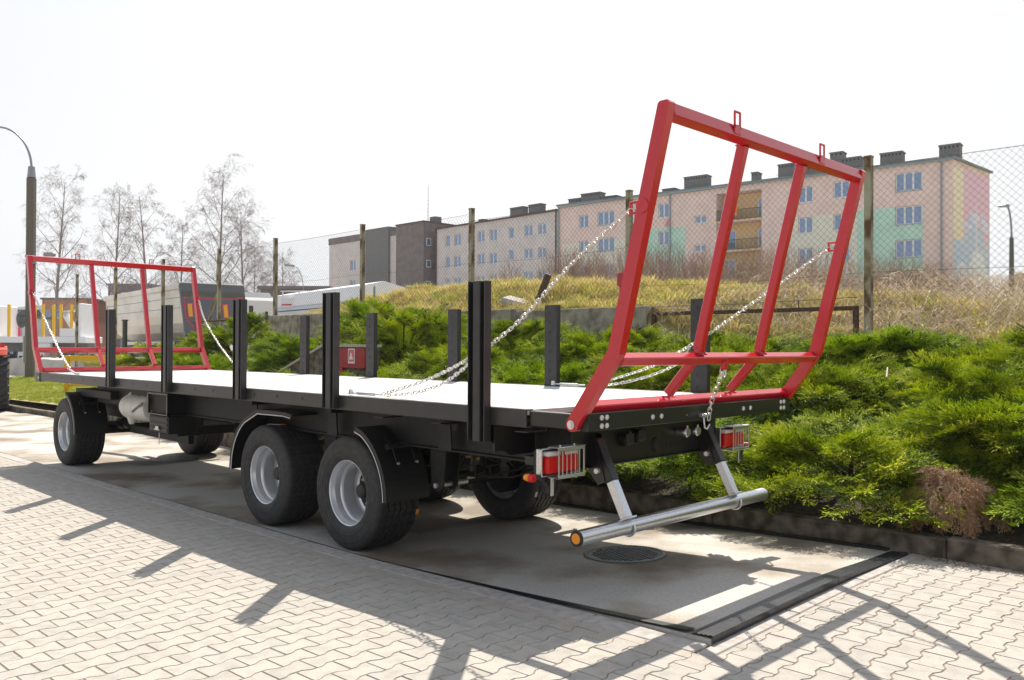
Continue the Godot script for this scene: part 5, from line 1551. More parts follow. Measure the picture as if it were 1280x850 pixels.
func street_lamp(at: Vector3, h: float, face: float, reach: float, label: String, r := 0.07) -> void:
	var t := thing("street_lamp", label, "street lamp", at, face)
	part(t, "post", MB.new().cyl(Vector3.ZERO, Vector3(0, h * 0.72, 0), r * 1.5, r, 12), M.grey_green)
	var p := []
	for i in 9:
		var a := deg_to_rad(90.0 * i / 8.0)
		p.append(Vector3(reach * (1.0 - cos(a)), h * 0.72 + h * 0.28 * sin(a), 0))
	part(t, "arm", MB.new().tube(p, r * 0.55, r * 0.45, 8), M.lamp_metal)
	part(t, "lamp_head", MB.new().box(Vector3(reach + 0.2, h, 0), Vector3(0.75, 0.16, 0.28), 0.05, Basis(Vector3.BACK, 0.12)), M.lamp_metal)

func wheels_on(t: Node, xs: Array, zs: Array, r: float, w: float) -> void:
	var first: Node3D = null
	for x in xs:
		for z in zs:
			if first == null:
				first = Node3D.new()
				first.name = "wheel"
				t.add_child(first, true)
				part(first, "tyre", MB.new().lathe(Transform3D(MB.along(Vector3.RIGHT), Vector3(-w * 0.5, 0, 0)), [Vector2(r * 0.6, 0.01), Vector2(r * 0.93, 0), Vector2(r, w * 0.14), Vector2(r, w * 0.86), Vector2(r * 0.93, w), Vector2(r * 0.6, w - 0.01)], 24), M.rubber)
				part(first, "rim", MB.new().lathe(Transform3D(MB.along(Vector3.RIGHT), Vector3(-w * 0.5, 0, 0)), [Vector2(0, 0.05), Vector2(r * 0.22, 0.04), Vector2(r * 0.3, 0.1), Vector2(r * 0.55, 0.06), Vector2(r * 0.61, 0.008)].map(func(v): return v), 20).lathe(Transform3D(MB.along(Vector3.RIGHT), Vector3(-w * 0.5, 0, 0)), [Vector2(r * 0.61, w - 0.008), Vector2(0, w - 0.06)], 20), M.rim)
				first.position = Vector3(x, r, z)
			else:
				var d := first.duplicate()
				d.name = "wheel_%03d" % t.get_child_count()
				t.add_child(d, true)
				d.position = Vector3(x, r, z)

func far_block(called: String, label: String, cat: String, at: Vector3, turn: float, w: float, h: float, d: float, wall: Material, rows: int, cols: int, ww: float, wh: float, roofm: Material) -> Node3D:
	var t := thing(called, label, cat, at, turn)
	var hs := []
	for i in cols:
		for j in rows:
			var x := (i + 0.5) * w / cols
			var y := (j + 0.35) * h / rows
			hs.append([x - ww * 0.5, x + ww * 0.5, y, y + wh])
	part(t, "front_wall", facade(MB.new(), w, -0.5, h, hs, 0.0), wall)
	part(t, "side_wall", MB.new().bx(0, w, -0.5, h, -d, -0.5), wall)
	part(t, "roof", MB.new().bx(-0.2, w + 0.2, h, h + 0.25, -d - 0.2, 0.25), roofm)
	for q in hs: window_unit(t, q, 0.0)
	return t

func build_far() -> void:
	# far ridge
	var hb := MB.new()
	var hh := FastNoiseLite.new(); hh.seed = 2; hh.frequency = 0.004
	var px := []
	for i in 90:
		var a := deg_to_rad(-80.0 + i * 1.9)
		var d := 1100.0
		var base := Vector3(sin(a) * d, 0, -cos(a) * d)
		var top := 26.0 + 26.0 * exp(-pow((rad_to_deg(a) - 16.0) / 9.0, 2.0)) + hh.get_noise_1d(i * 40.0) * 12.0
		px.append([base, base * 1.12 + Vector3(0, top, 0), base * 1.3 + Vector3(0, top * 0.5, 0)])
	for i in 89:
		for k in 2:
			hb.q(px[i][k], px[i + 1][k], px[i + 1][k + 1], px[i][k + 1])
	struct_("hills", hb, plain(Color(0.10, 0.13, 0.10), 1.0))
	# lamps
	street_lamp(Vector3(45.5, 3.0, -9.9), 6.4, deg_to_rad(-135.0 + 180.0), 0.5, "dark street lamp with a short curved arm right of the painted gable", 0.1)
	street_lamp(Vector3(27.0, 0.5, -49.7), 6.9, deg_to_rad(45.0 + 90.0), 0.8, "small street lamp over the white trailers left of the flats", 0.05)
	street_lamp(Vector3(34.0, 1.0, -44.6), 5.0, deg_to_rad(135.0), 0.9, "grey street lamp in front of the dark wing of the flats", 0.06)
	# small house at the right edge
	var ho := thing("small_house", "low tan house with a pitched roof at the far right behind the dry brambles", "house", Vector3(62.0, 3.6, -13.0))
	part(ho, "wall", MB.new().bx(-3.5, 3.5, -0.6, 1.1, -1.8, 5.0), M.brick)
	var gp := PackedVector2Array([Vector2(-4, 1.1), Vector2(4, 1.1), Vector2(1.5, 3.1), Vector2(-1.5, 3.1)])
	part(ho, "roof", MB.new().prism(gp, Transform3D(Basis(Vector3(0, 0, 1), Vector3.UP, Vector3(-1, 0, 0)), Vector3(3.8, 0, 1.6)), 7.6), M.tan_roof)
	part(ho, "chimney", MB.new().bx(-1.6, -1.0, 1.6, 3.2, -0.9, -0.3), M.tan_wall)
	# concrete lamp post on the left with its sign
	var lp := thing("concrete_lamp_post", "tall square concrete lamp post on the grass verge at the left", "lamp post", Vector3(5.75, 0.1, -35.9))
	part(lp, "post", MB.new().box(Vector3(0, 4.25, 0), Vector3(0.30, 8.6, 0.30), 0.04, Basis(Vector3.UP, PI / 4)), M.concrete_post)
	part(lp, "collar", MB.new().cyl(Vector3(0, 8.55, 0), Vector3(0, 9.0, 0), 0.17, 0.13, 12), M.lamp_metal)
	var ap := []
	for i in 12:
		var a := deg_to_rad(92.0 * i / 11.0)
		ap.append(Vector3(-1.0 + 1.0 * cos(a), 8.9 + 1.75 * sin(a), -1.0 + 1.0 * cos(a)))
	ap.append(Vector3(-1.6, 10.75, -1.6))
	part(lp, "arm", MB.new().tube(ap, 0.05, 0.04, 8), M.lamp_metal)
	part(lp, "lamp_head", MB.new().box(Vector3(-1.95, 10.75, -1.95), Vector3(0.9, 0.16, 0.3), 0.05, Basis(Vector3.UP, -PI / 4)), M.lamp_metal)
	part(lp, "band", MB.new().cyl(Vector3(0, 4.95, 0), Vector3(0, 5.0, 0), 0.225, 0.225, 14).cyl(Vector3(0, 5.25, 0), Vector3(0, 5.3, 0), 0.225, 0.225, 14), M.lamp_metal)
	part(lp, "floodlight", MB.new().box(Vector3(0.55, 5.35, 0.55), Vector3(0.42, 0.16, 0.25), 0.03, Basis(Vector3.UP, -PI / 4)).beam(Vector3(0.1, 5.1, 0.1), Vector3(0.5, 5.3, 0.5), 0.04, 0.04), M.lamp_metal)
	part(lp, "cable_box", MB.new().box(Vector3(-0.2, 1.4, 0.0), Vector3(0.12, 1.1, 0.10), 0.01), M.lamp_metal)
	var sg := thing("round_sign", "grey back of a round road sign strapped to the concrete lamp post", "road sign", Vector3(5.5, 2.75, -36.05))
	part(sg, "disc", MB.new().cyl(Vector3(-0.02, 0, -0.02), Vector3(-0.04, 0, -0.04), 0.36, 0.36, 28), plain(Color(0.2, 0.23, 0.26), 0.5, 0.3))
	for y in [-0.12, 0.14]: part(sg, "strap", MB.new().beam(Vector3(-0.25, y, 0.12), Vector3(0.42, y, 0.0), 0.03, 0.03), M.rail_rust)
	# yellow bar
	var yb := thing("yellow_barrier", "yellow steel hoop barrier behind the front of the trailer", "barrier", Vector3(3.75, 0, -24.9), -PI / 4)
	for x in [0.0, 1.62]: part(yb, "leg", MB.new().bx(x - 0.075, x + 0.075, 0.0, 1.37, -0.075, 0.075, 0.015), M.yellow)
	part(yb, "bar", MB.new().bx(0.076, 1.544, 1.2, 1.36, -0.06, 0.06, 0.015), M.yellow)
	part(yb, "lower_bar", MB.new().bx(0.076, 1.544, 0.42, 0.5, -0.04, 0.04, 0.01), M.yellow)
	solo("green_post", MB.new().cyl(Vector3(10.36, 0.3, -38.0), Vector3(10.36, 2.85, -38.0), 0.11, 0.11, 10, 0.01).cyl(Vector3(10.36, 2.85, -38.0), Vector3(10.36, 2.9, -38.0), 0.15, 0.15, 10), M.grey_green, "short dark green iron post standing in front of the aluminium tipper", "post")
	# buildings at the far left
	far_block("brick_building", "orange brick building behind the concrete lamp post", "building", Vector3(35.4, 0, -137.4), -PI / 4, 6.8, 8.6, 9.0, M.brick, 2, 4, 0.8, 1.3, M.dark_wall)
	far_block("grey_hall", "grey panel hall left of the orange brick building", "building", Vector3(32.6, 0, -140.0), -PI / 4, 3.8, 6.8, 9.0, M.chimney, 2, 2, 0.9, 1.2, M.dark_wall)
	far_block("brown_block", "small brown block of flats with roof stacks above the tipper", "building", Vector3(43.0, 0, -132.0), -PI / 4, 6.4, 10.9, 8.0, M.dark_wall, 3, 4, 1.0, 1.3, M.chimney)
	far_block("white_office", "low white building at the far left edge beyond the parked cars", "building", Vector3(22.6, 0, -139.0), -PI / 4, 11.5, 5.6, 8.0, M.white_paint, 2, 6, 1.2, 1.2, M.chimney)
	far_block("dark_shed", "dark flat roofed shed behind the white trailers", "building", Vector3(29.8, 0.8, -61.0), -PI / 4, 5.6, 5.6, 7.0, M.dark_wall, 1, 4, 1.1, 1.1, M.dark_wall)
	var cars := [["silver", "silver hatchback parked in the far row nearest the lamp post", Color(0.5, 0.52, 0.55)], ["blue", "pale blue car parked second in the far row", Color(0.16, 0.25, 0.4)], ["white", "white car parked at the left end of the far row", Color(0.7, 0.7, 0.7)], ["dark", "dark grey car parked behind the red front frame", Color(0.05, 0.055, 0.06)]]
	for i in cars.size():
		var c := thing("parked_car", cars[i][1], "car", [Vector3(29.7, 0, -121.9), Vector3(28.5, 0, -123.4), Vector3(27.2, 0, -124.9), Vector3(33.5, 0, -117.0)][i], 0.95, "cars parked in the far row")
		var pr := PackedVector2Array([Vector2(-2.1, 0.3), Vector2(2.1, 0.3), Vector2(2.15, 0.7), Vector2(1.95, 0.88), Vector2(1.0, 0.98), Vector2(0.35, 1.42), Vector2(-1.1, 1.46), Vector2(-1.9, 1.0), Vector2(-2.12, 0.85)])
		part(c, "body", MB.new().prism(pr, Transform3D(Basis(), Vector3(0, 0, -0.85)), 1.7), plain(cars[i][2], 0.25, 0.2))
		part(c, "side_window", MB.new().prism(PackedVector2Array([Vector2(-1.6, 0.98), Vector2(0.8, 0.98), Vector2(0.3, 1.36), Vector2(-1.05, 1.38)]), Transform3D(Basis(), Vector3(0, 0, 0.851)), 0.01), M.dark_glass)
		part(c, "windscreen", MB.new().beam(Vector3(0.98, 1.0, 0), Vector3(0.38, 1.41, 0), 1.4, 0.01, Vector3(0.5, 1, 0)), M.dark_glass)
		for x in [-1.3, 1.3]:
			for z in [-0.86, 0.70]:
				part(c, "wheel", MB.new().cyl(Vector3(x, 0.31, z), Vector3(x, 0.31, z + 0.16), 0.31, 0.31, 16, 0.03), M.rubber)

func build_left_vehicles() -> void:
	# ---- aluminium tipper, tailgate towards us. local -z runs forward along the bowl
	var t := thing("tipper_trailer", "aluminium tipper trailer with a dark blue tailgate outlined in magenta tape", "tipper trailer", Vector3(11.85, 0.75, -32.1), -0.111)
	var bw := MB.new()
	var rings := []
	for e in [[0.0, 1.0, 0.0], [-10.6, 1.0, 0.0], [-11.6, 0.97, 0.14], [-12.5, 0.9, 0.55], [-13.0, 0.8, 1.25], [-13.2, 0.72, 1.95]]:
		var ring := []
		for p in [[1.28, 3.5], [1.28, 2.25], [1.2, 1.9], [0.98, 1.5], [0.62, 1.2], [0.0, 1.12], [-0.62, 1.2], [-0.98, 1.5], [-1.2, 1.9], [-1.28, 2.25], [-1.28, 3.5]]:
			ring.append(Vector3(p[0] * (e[1] if p[1] < 3.0 else 1.0), maxf(p[1], 1.12 + e[2]), e[0] + (0.0 if p[1] < 3.0 or e[0] > -11.0 else 0.0)))
		rings.append(ring)
	for i in rings.size() - 1:
		for j in 10: bw.q(rings[i][j], rings[i][j + 1], rings[i + 1][j + 1], rings[i + 1][j])
	part(t, "bowl", bw, M.aluminium)
	for k in 2:
		part(t, "panel_seam", MB.new().bx(-1.287, -1.281, 2.55 + k * 0.45, 2.57 + k * 0.45, -13.1, -0.3), M.chimney)
	part(t, "top_rail", MB.new().bx(-1.36, -1.285, 3.36, 3.6, -13.25, -0.1, 0.02).bx(1.285, 1.36, 3.36, 3.6, -13.25, -0.1, 0.02), M.aluminium)
	part(t, "front_wall", MB.new().bx(-1.2, 1.2, 1.3, 3.5, -13.3, -13.21), M.aluminium)
	part(t, "corner_post", MB.new().beam(Vector3(-1.30, 3.5, -0.15), Vector3(-1.0, 1.35, -0.35), 0.12, 0.22, Vector3.BACK).beam(Vector3(1.30, 3.5, -0.15), Vector3(1.0, 1.35, -0.35), 0.12, 0.22, Vector3.BACK), M.slate_paint)
	var tg := PackedVector2Array([Vector2(-1.40, 3.6), Vector2(1.30, 3.6), Vector2(1.38, 3.5), Vector2(1.62, 1.6), Vector2(1.32, 1.25), Vector2(-0.9, 1.25), Vector2(-1.2, 1.6), Vector2(-1.44, 3.5)])
	part(t, "tailgate", MB.new().prism(tg, Transform3D(Basis(), Vector3(0, 0, -0.08)), 0.12), M.slate_paint)
	part(t, "tailgate_rail", MB.new().bx(-1.3, 1.3, 3.1, 3.25, 0.0405, 0.10, 0.01), M.grey_green)
	part(t, "top_trim", MB.new().bx(-1.34, 1.34, 3.601, 3.65, -0.1, 0.06, 0.01), M.white_paint)
	var ol := [Vector3(-1.25, 2.98, 0.05), Vector3(1.0, 2.98, 0.05), Vector3(1.08, 3.06, 0.05), Vector3(1.3, 3.06, 0.05), Vector3(1.44, 2.2, 0.05), Vector3(1.2, 1.65, 0.05), Vector3(-0.75, 1.65, 0.05), Vector3(-1.15, 2.1, 0.05), Vector3(-1.25, 2.98, 0.05)]
	for i in ol.size() - 1: part(t, "outline_tape", MB.new().beam(ol[i], ol[i + 1], 0.012, 0.055, Vector3.BACK.cross(ol[i + 1] - ol[i])), M.magenta)
	for x in [-0.98, 0.55]:
		part(t, "marker_plate", MB.new().box(Vector3(x, 2.45, 0.06), Vector3(0.26, 0.62, 0.02), 0.003, Basis(Vector3.BACK, 0.1)), M.magenta)
		part(t, "marker_field", MB.new().box(Vector3(x, 2.45, 0.072), Vector3(0.17, 0.54, 0.006), 0.001, Basis(Vector3.BACK, 0.1)), plain(Color(0.85, 0.42, 0.01), 0.5))
	part(t, "chassis", MB.new().bx(-0.6, -0.45, 0.85, 1.16, -12.5, -0.3).bx(0.45, 0.6, 0.85, 1.16, -12.5, -0.3), M.chimney)
	part(t, "side_guard", MB.new().bx(-1.2, -1.12, 0.95, 1.12, -9.5, -1.5, 0.02).bx(-1.15, -1.1, 0.55, 0.7, -10.5, -6.5, 0.02), M.aluminium)
	part(t, "side_marker", MB.new().bx(-1.21, -1.2005, 0.98, 1.08, -3.4, -2.8), M.yellow)
	part(t, "side_marker", MB.new().bx(-1.21, -1.2005, 0.98, 1.08, -7.6, -7.0), M.yellow)
	part(t, "bumper", MB.new().bx(-1.2, 1.2, 0.45, 0.62, -0.2, -0.05, 0.02), M.chimney)
	wheels_on(t, [-1.0, 1.0], [-2.2, -3.5, -4.8], 0.5, 0.36)
	part(t, "fender", MB.new().bx(-1.2, -0.85, 1.02, 1.06, -5.4, -1.6, 0.02), M.plastic_black)
	part(t, "landing_leg", MB.new().bx(-0.9, -0.75, 0.1, 1.1, -9.4, -9.25).bx(0.75, 0.9, 0.1, 1.1, -9.4, -9.25), M.chimney)
	part(t, "ladder", MB.new().bx(-1.33, -1.30, 2.7, 3.1, -5.6, -5.56).bx(-1.33, -1.30, 2.7, 3.1, -5.2, -5.16).bx(-1.33, -1.30, 2.68, 2.72, -5.6, -5.16), M.chimney)
	# ---- white tipper further right
	var w := thing("tipper_trailer", "white tipper trailer with a pale blue lower side and thin magenta stripe", "tipper trailer", Vector3(19.6, 0.85, -30.2), -0.16)
	part(w, "body_side", MB.new().bx(-1.28, 1.28, 1.3, 3.05, -12.2, 0.0, 0.04), M.sky_white)
	var tp := PackedVector2Array([Vector2(-1.3, 3.05), Vector2(1.3, 3.05), Vector2(1.1, 3.75), Vector2(0.0, 4.0), Vector2(-1.1, 3.75)])
	part(w, "tarpaulin", MB.new().prism(tp, Transform3D(Basis(), Vector3(0, 0, -12.2)), 12.2), M.white_paint)
	part(w, "stripe", MB.new().bx(-1.292, -1.2805, 2.2, 2.27, -12.0, -0.8), M.magenta)
	part(w, "frame_tape", MB.new().bx(-1.292, -1.2805, 2.78, 2.84, -11.2, -1.4).bx(-1.292, -1.2805, 2.30, 2.77, -1.46, -1.4), M.grey_green)
	part(w, "vent", MB.new().bx(-1.295, -1.281, 2.35, 2.72, -0.75, -0.6), M.dark_glass)
	part(w, "yellow_plate", MB.new().bx(-1.31, -1.301, 2.85, 2.98, -2.6, -2.2), M.yellow)
	part(w, "coupling", MB.new().box(Vector3(-1.35, 1.95, -1.9), Vector3(0.2, 0.25, 0.5), 0.05), M.plastic_black)
	wheels_on(w, [-1.0, 1.0], [-2.2, -3.5, -4.8], 0.5, 0.36)
	var cab := thing("truck_cab", "pale grey truck cab squeezed between the two tippers", "truck", Vector3(14.4, 0.8, -33.2), -0.16)
	part(cab, "body", MB.new().bx(-1.1, 1.1, 1.0, 3.15, -2.0, 0.0, 0.15), M.white_paint)
	part(cab, "wind_deflector", MB.new().prism(PackedVector2Array([Vector2(-1.0, 3.16), Vector2(1.0, 3.16), Vector2(0.85, 3.4), Vector2(-0.85, 3.4)]), Transform3D(Basis(), Vector3(0, 0, -1.9)), 1.5), M.white_paint)
	part(cab, "rear_window", MB.new().bx(-0.25, -0.05, 2.2, 2.75, 0.001, 0.01).bx(0.5, 0.65, 1.9, 2.5, 0.001, 0.01), M.dark_glass)
	wheels_on(cab, [-0.95, 0.95], [-1.4], 0.5, 0.3)
	var fl := thing("flatbed_trailer", "white flat trailer with a railed top behind the grassy mound", "trailer", Vector3(24.4, 0.9, -34.5), 0.62)
	part(fl, "bed", MB.new().bx(-1.25, 1.25, 2.95, 3.5, -7.0, 0.0, 0.03), M.white_paint)
	part(fl, "top_rail", MB.new().bx(-1.22, -1.17, 3.82, 3.88, -7.0, 0.0).bx(1.17, 1.22, 3.82, 3.88, -7.0, 0.0), M.white_paint)
	for i in 8: part(fl, "rail_post", MB.new().bx(-1.22, -1.17, 3.501, 3.819, -6.9 + i * 0.97, -6.84 + i * 0.97), M.white_paint)
	part(fl, "red_tape", MB.new().bx(-1.2605, -1.2505, 3.05, 3.13, -6.9, -0.2), M.magenta)
	part(fl, "chassis", MB.new().bx(-0.6, 0.6, 0.9, 2.949, -6.5, -0.5, 0.03), M.chimney)
	wheels_on(fl, [-1.0, 1.0], [-1.6, -2.9], 0.5, 0.34)
	# ---- white low trailer with yellow stakes in the yard at the left
	var y := thing("stake_trailer", "long white trailer with a row of yellow stakes in the far yard", "trailer", Vector3(15.0, 0, -64.5), -PI / 4)
	part(y, "bed", MB.new().bx(-6.0, 3.2, 1.85, 2.3, -1.25, 1.25, 0.03), M.white_paint)
	for x in [-2.4, -0.54, 0.05, 0.8, 1.33, 2.09]:
		part(y, "stake", MB.new().bx(x - 0.09, x + 0.09, 2.301, 4.6, 1.0, 1.15, 0.01), M.yellow)
	for x in [-2.9, -1.9, 1.05]:
		part(y, "stake", MB.new().bx(x - 0.06, x + 0.06, 2.301, 4.2, -1.15, -1.0, 0.01), M.magenta)
	part(y, "end_rack", MB.new().bx(-3.9, -3.1, 2.301, 4.5, -1.2, 1.2, 0.03), M.white_paint)
	for i in 7: part(y, "rack_slot", MB.new().bx(-3.8, -3.2, 2.4 + i * 0.29, 2.52 + i * 0.29, 1.2005, 1.21), M.chimney)
	part(y, "end_frame", MB.new().bx(2.45, 2.8, 2.301, 4.7, -1.2, 1.2, 0.03), M.white_paint)
	part(y, "ramp", MB.new().beam(Vector3(1.3, 4.1, 0.6), Vector3(2.3, 2.45, 0.6), 0.9, 0.12, Vector3.UP).beam(Vector3(1.3, 4.1, 0.6), Vector3(2.3, 4.2, 0.6), 0.9, 0.08, Vector3.UP), M.zinc)
	part(y, "chassis", MB.new().bx(-5.5, 3.0, 1.2, 1.849, -0.5, 0.5), M.chimney)
	part(y, "box", MB.new().bx(-0.4, 0.6, 1.3, 1.84, 0.8, 1.2, 0.03).bx(1.3, 2.6, 2.301, 2.9, 0.6, 1.2, 0.03), M.white_paint)
	for x in [-4.6, -3.3, 1.6, 2.7]:
		part(y, "wheel", MB.new().cyl(Vector3(x, 0.52, 0.75), Vector3(x, 0.52, 1.1), 0.52, 0.52, 20, 0.05), M.rubber)
		part(y, "wheel", MB.new().cyl(Vector3(x, 0.52, -1.1), Vector3(x, 0.52, -0.75), 0.52, 0.52, 20, 0.05), M.rubber)
	for x in [-2.2, -0.8]: part(y, "leg", MB.new().bx(x - 0.1, x + 0.1, 0.0, 1.199, 0.5, 0.7), M.plastic_black)
	# ---- tractor cut by the left edge
	var tr := thing("tractor", "red tractor at the left edge, only its big lugged rear tyre in view", "tractor", Vector3(0.22, 0, -21.95), -0.247)
	var tw := Node3D.new(); tw.name = "wheel"; tr.add_child(tw, true)
	var ty := MB.new()
	var X := Transform3D(MB.along(Vector3.RIGHT), Vector3(-0.3, 0, 0))
	ty.lathe(X, [Vector2(0.42, 0.04), Vector2(0.62, 0.0), Vector2(0.72, 0.05), Vector2(0.735, 0.3), Vector2(0.72, 0.55), Vector2(0.62, 0.6), Vector2(0.42, 0.56)], 40)
	for i in 22:
		for s in [-1.0, 1.0]:
			var a := TAU * (i + (0.5 if s > 0.0 else 0.0)) / 22
			var a2 := a + 0.26
			ty.beam(Vector3(s * 0.015, sin(a) * 0.75, cos(a) * 0.75), Vector3(s * 0.30, sin(a2) * 0.735, cos(a2) * 0.735), 0.055, 0.09, Vector3(0, sin(a), cos(a)), 0.015)
	part(tw, "tyre", ty, M.rubber)
	part(tw, "rim", MB.new().lathe(X, [Vector2(0.0, 0.2), Vector2(0.3, 0.18), Vector2(0.42, 0.04)].map(func(v): return v), 24).lathe(X, [Vector2(0.42, 0.56), Vector2(0.3, 0.42), Vector2(0, 0.4)], 24), M.tractor_red)
	tw.position = Vector3(0.85, 0.77, 0)
	var tw2 := tw.duplicate(); tw2.name = "wheel_001"; tr.add_child(tw2, true); tw2.position = Vector3(-0.85, 0.77, 0)
	for s in [-1.0, 1.0]:
		var fe := MB.new()
		for i in 7:
			var a := deg_to_rad(48.0 + 14.0 * i); var b2 := deg_to_rad(62.0 + 14.0 * i)
			fe.beam(Vector3(s * 0.85, 0.77 + sin(a) * 0.86, cos(a) * 0.8), Vector3(s * 0.85, 0.77 + sin(b2) * 0.86, cos(b2) * 0.8), 0.5, 0.04, Vector3(0, sin(a), cos(a)), 0.01)
		part(tr, "fender", fe, M.tractor_red)
		part(tr, "rear_light", MB.new().box(Vector3(s * 0.95, 1.66, 0.42), Vector3(0.18, 0.09, 0.05), 0.01), M.red_lens)
	part(tr, "axle_housing", MB.new().bx(-0.6, 0.6, 0.6, 0.95, -0.25, 0.3, 0.05), M.hub)
	part(tr, "body", MB.new().bx(-0.35, 0.35, 0.7, 1.45, -3.0, -0.2, 0.08), M.tractor_red)
	part(tr, "seat", MB.new().bx(-0.25, 0.25, 1.2, 1.3, -0.15, 0.3, 0.03).bx(-0.25, 0.25, 1.3, 1.7, 0.2, 0.3, 0.03), M.plastic_black)
	part(tr, "cab_post", MB.new().beam(Vector3(-0.5, 1.5, 0.25), Vector3(-0.5, 2.5, 0.2), 0.05, 0.05).beam(Vector3(0.5, 1.5, 0.25), Vector3(0.5, 2.5, 0.2), 0.05, 0.05), M.tractor_red)
	for s in [-1.0, 1.0]:
		part(tr, "front_wheel", MB.new().cyl(Vector3(s * 0.6, 0.45, -2.6), Vector3(s * 0.85, 0.45, -2.6), 0.45, 0.45, 24, 0.05), M.rubber)

# ---------------------------------------------------------------- bare trees
func grow(b: MB, p: Vector3, d: Vector3, len_: float, r: float, depth: int, rr: RandomNumberGenerator, droop: float) -> void:
	var pts := [p]
	var q := p
	var dir := d
	var n := 4 if depth > 1 else 3
	for i in n:
		dir = (dir + Vector3(rr.randf_range(-0.16, 0.16), rr.randf_range(-0.06, 0.12) - (droop if depth <= 1 else 0.0), rr.randf_range(-0.16, 0.16))).normalized()
		q += dir * len_ / n
		pts.append(q)
	b.tube(pts, r, r * 0.5 if depth > 0 else r * 0.35, 6 if depth > 2 else 3, false, false)
	if depth == 0: return
	var kids: int = [0, 6, 6, 6, 6][depth]
	for k in kids:
		var f := rr.randf_range(0.25, 1.0)
		var i := int(f * n)
		var at: Vector3 = (pts[min(i, n)] as Vector3).lerp(pts[min(i + 1, n)], f * n - i)
		var az := rr.randf() * TAU
		var side := MB.along(dir)
		var tilt := rr.randf_range(0.45, 0.85)
		var nd := (dir * cos(tilt) + (side.x * cos(az) + side.z * sin(az)) * sin(tilt)).normalized()
		if depth <= 2: nd = (nd + Vector3(0, -0.12, 0)).normalized()
		grow(b, at, nd, len_ * rr.randf_range(0.38, 0.6), max(r * 0.42, 0.006), depth - 1, rr, droop)

func birch(at: Vector3, h: float, seed_: int, label: String, spread := 1.0, weeping := 0.3) -> void:
	var t := thing("birch_tree", label, "tree", at, 0.0, "bare trees behind the vehicles")
	var rr := RandomNumberGenerator.new(); rr.seed = seed_
	var trunk := MB.new()
	var pts := []
	var lean := Vector3(rr.randf_range(-0.06, 0.06), 0, rr.randf_range(-0.06, 0.06))
	for i in 13:
		var f := i / 12.0
		pts.append(Vector3(sin(f * 3.0 + seed_) * 0.18 * f, h * f, cos(f * 2.3 + seed_) * 0.18 * f) + lean * h * f)
	trunk.tube(pts, h * 0.0125, h * 0.0015, 8)
	part(t, "trunk", trunk, M.bark)
	var cr := MB.new()
	var n := 22
	for i in n:
		var f := lerpf(0.24, 0.97, pow((i + 0.5) / n, 0.85))
		var k := int(f * 12.0)
		var p: Vector3 = (pts[k] as Vector3).lerp(pts[min(k + 1, 12)], f * 12.0 - k)
		var az := i * 2.4 + rr.randf_range(-0.4, 0.4)
		var up := lerpf(0.75, 1.3, f)
		var d := Vector3(cos(az), up, sin(az)).normalized()
		grow(cr, p, d, h * spread * lerpf(0.27, 0.11, f) * rr.randf_range(0.8, 1.15), h * 0.004 * (1.15 - f), 3, rr, weeping)
	part(t, "crown", cr, M.twig_grey)

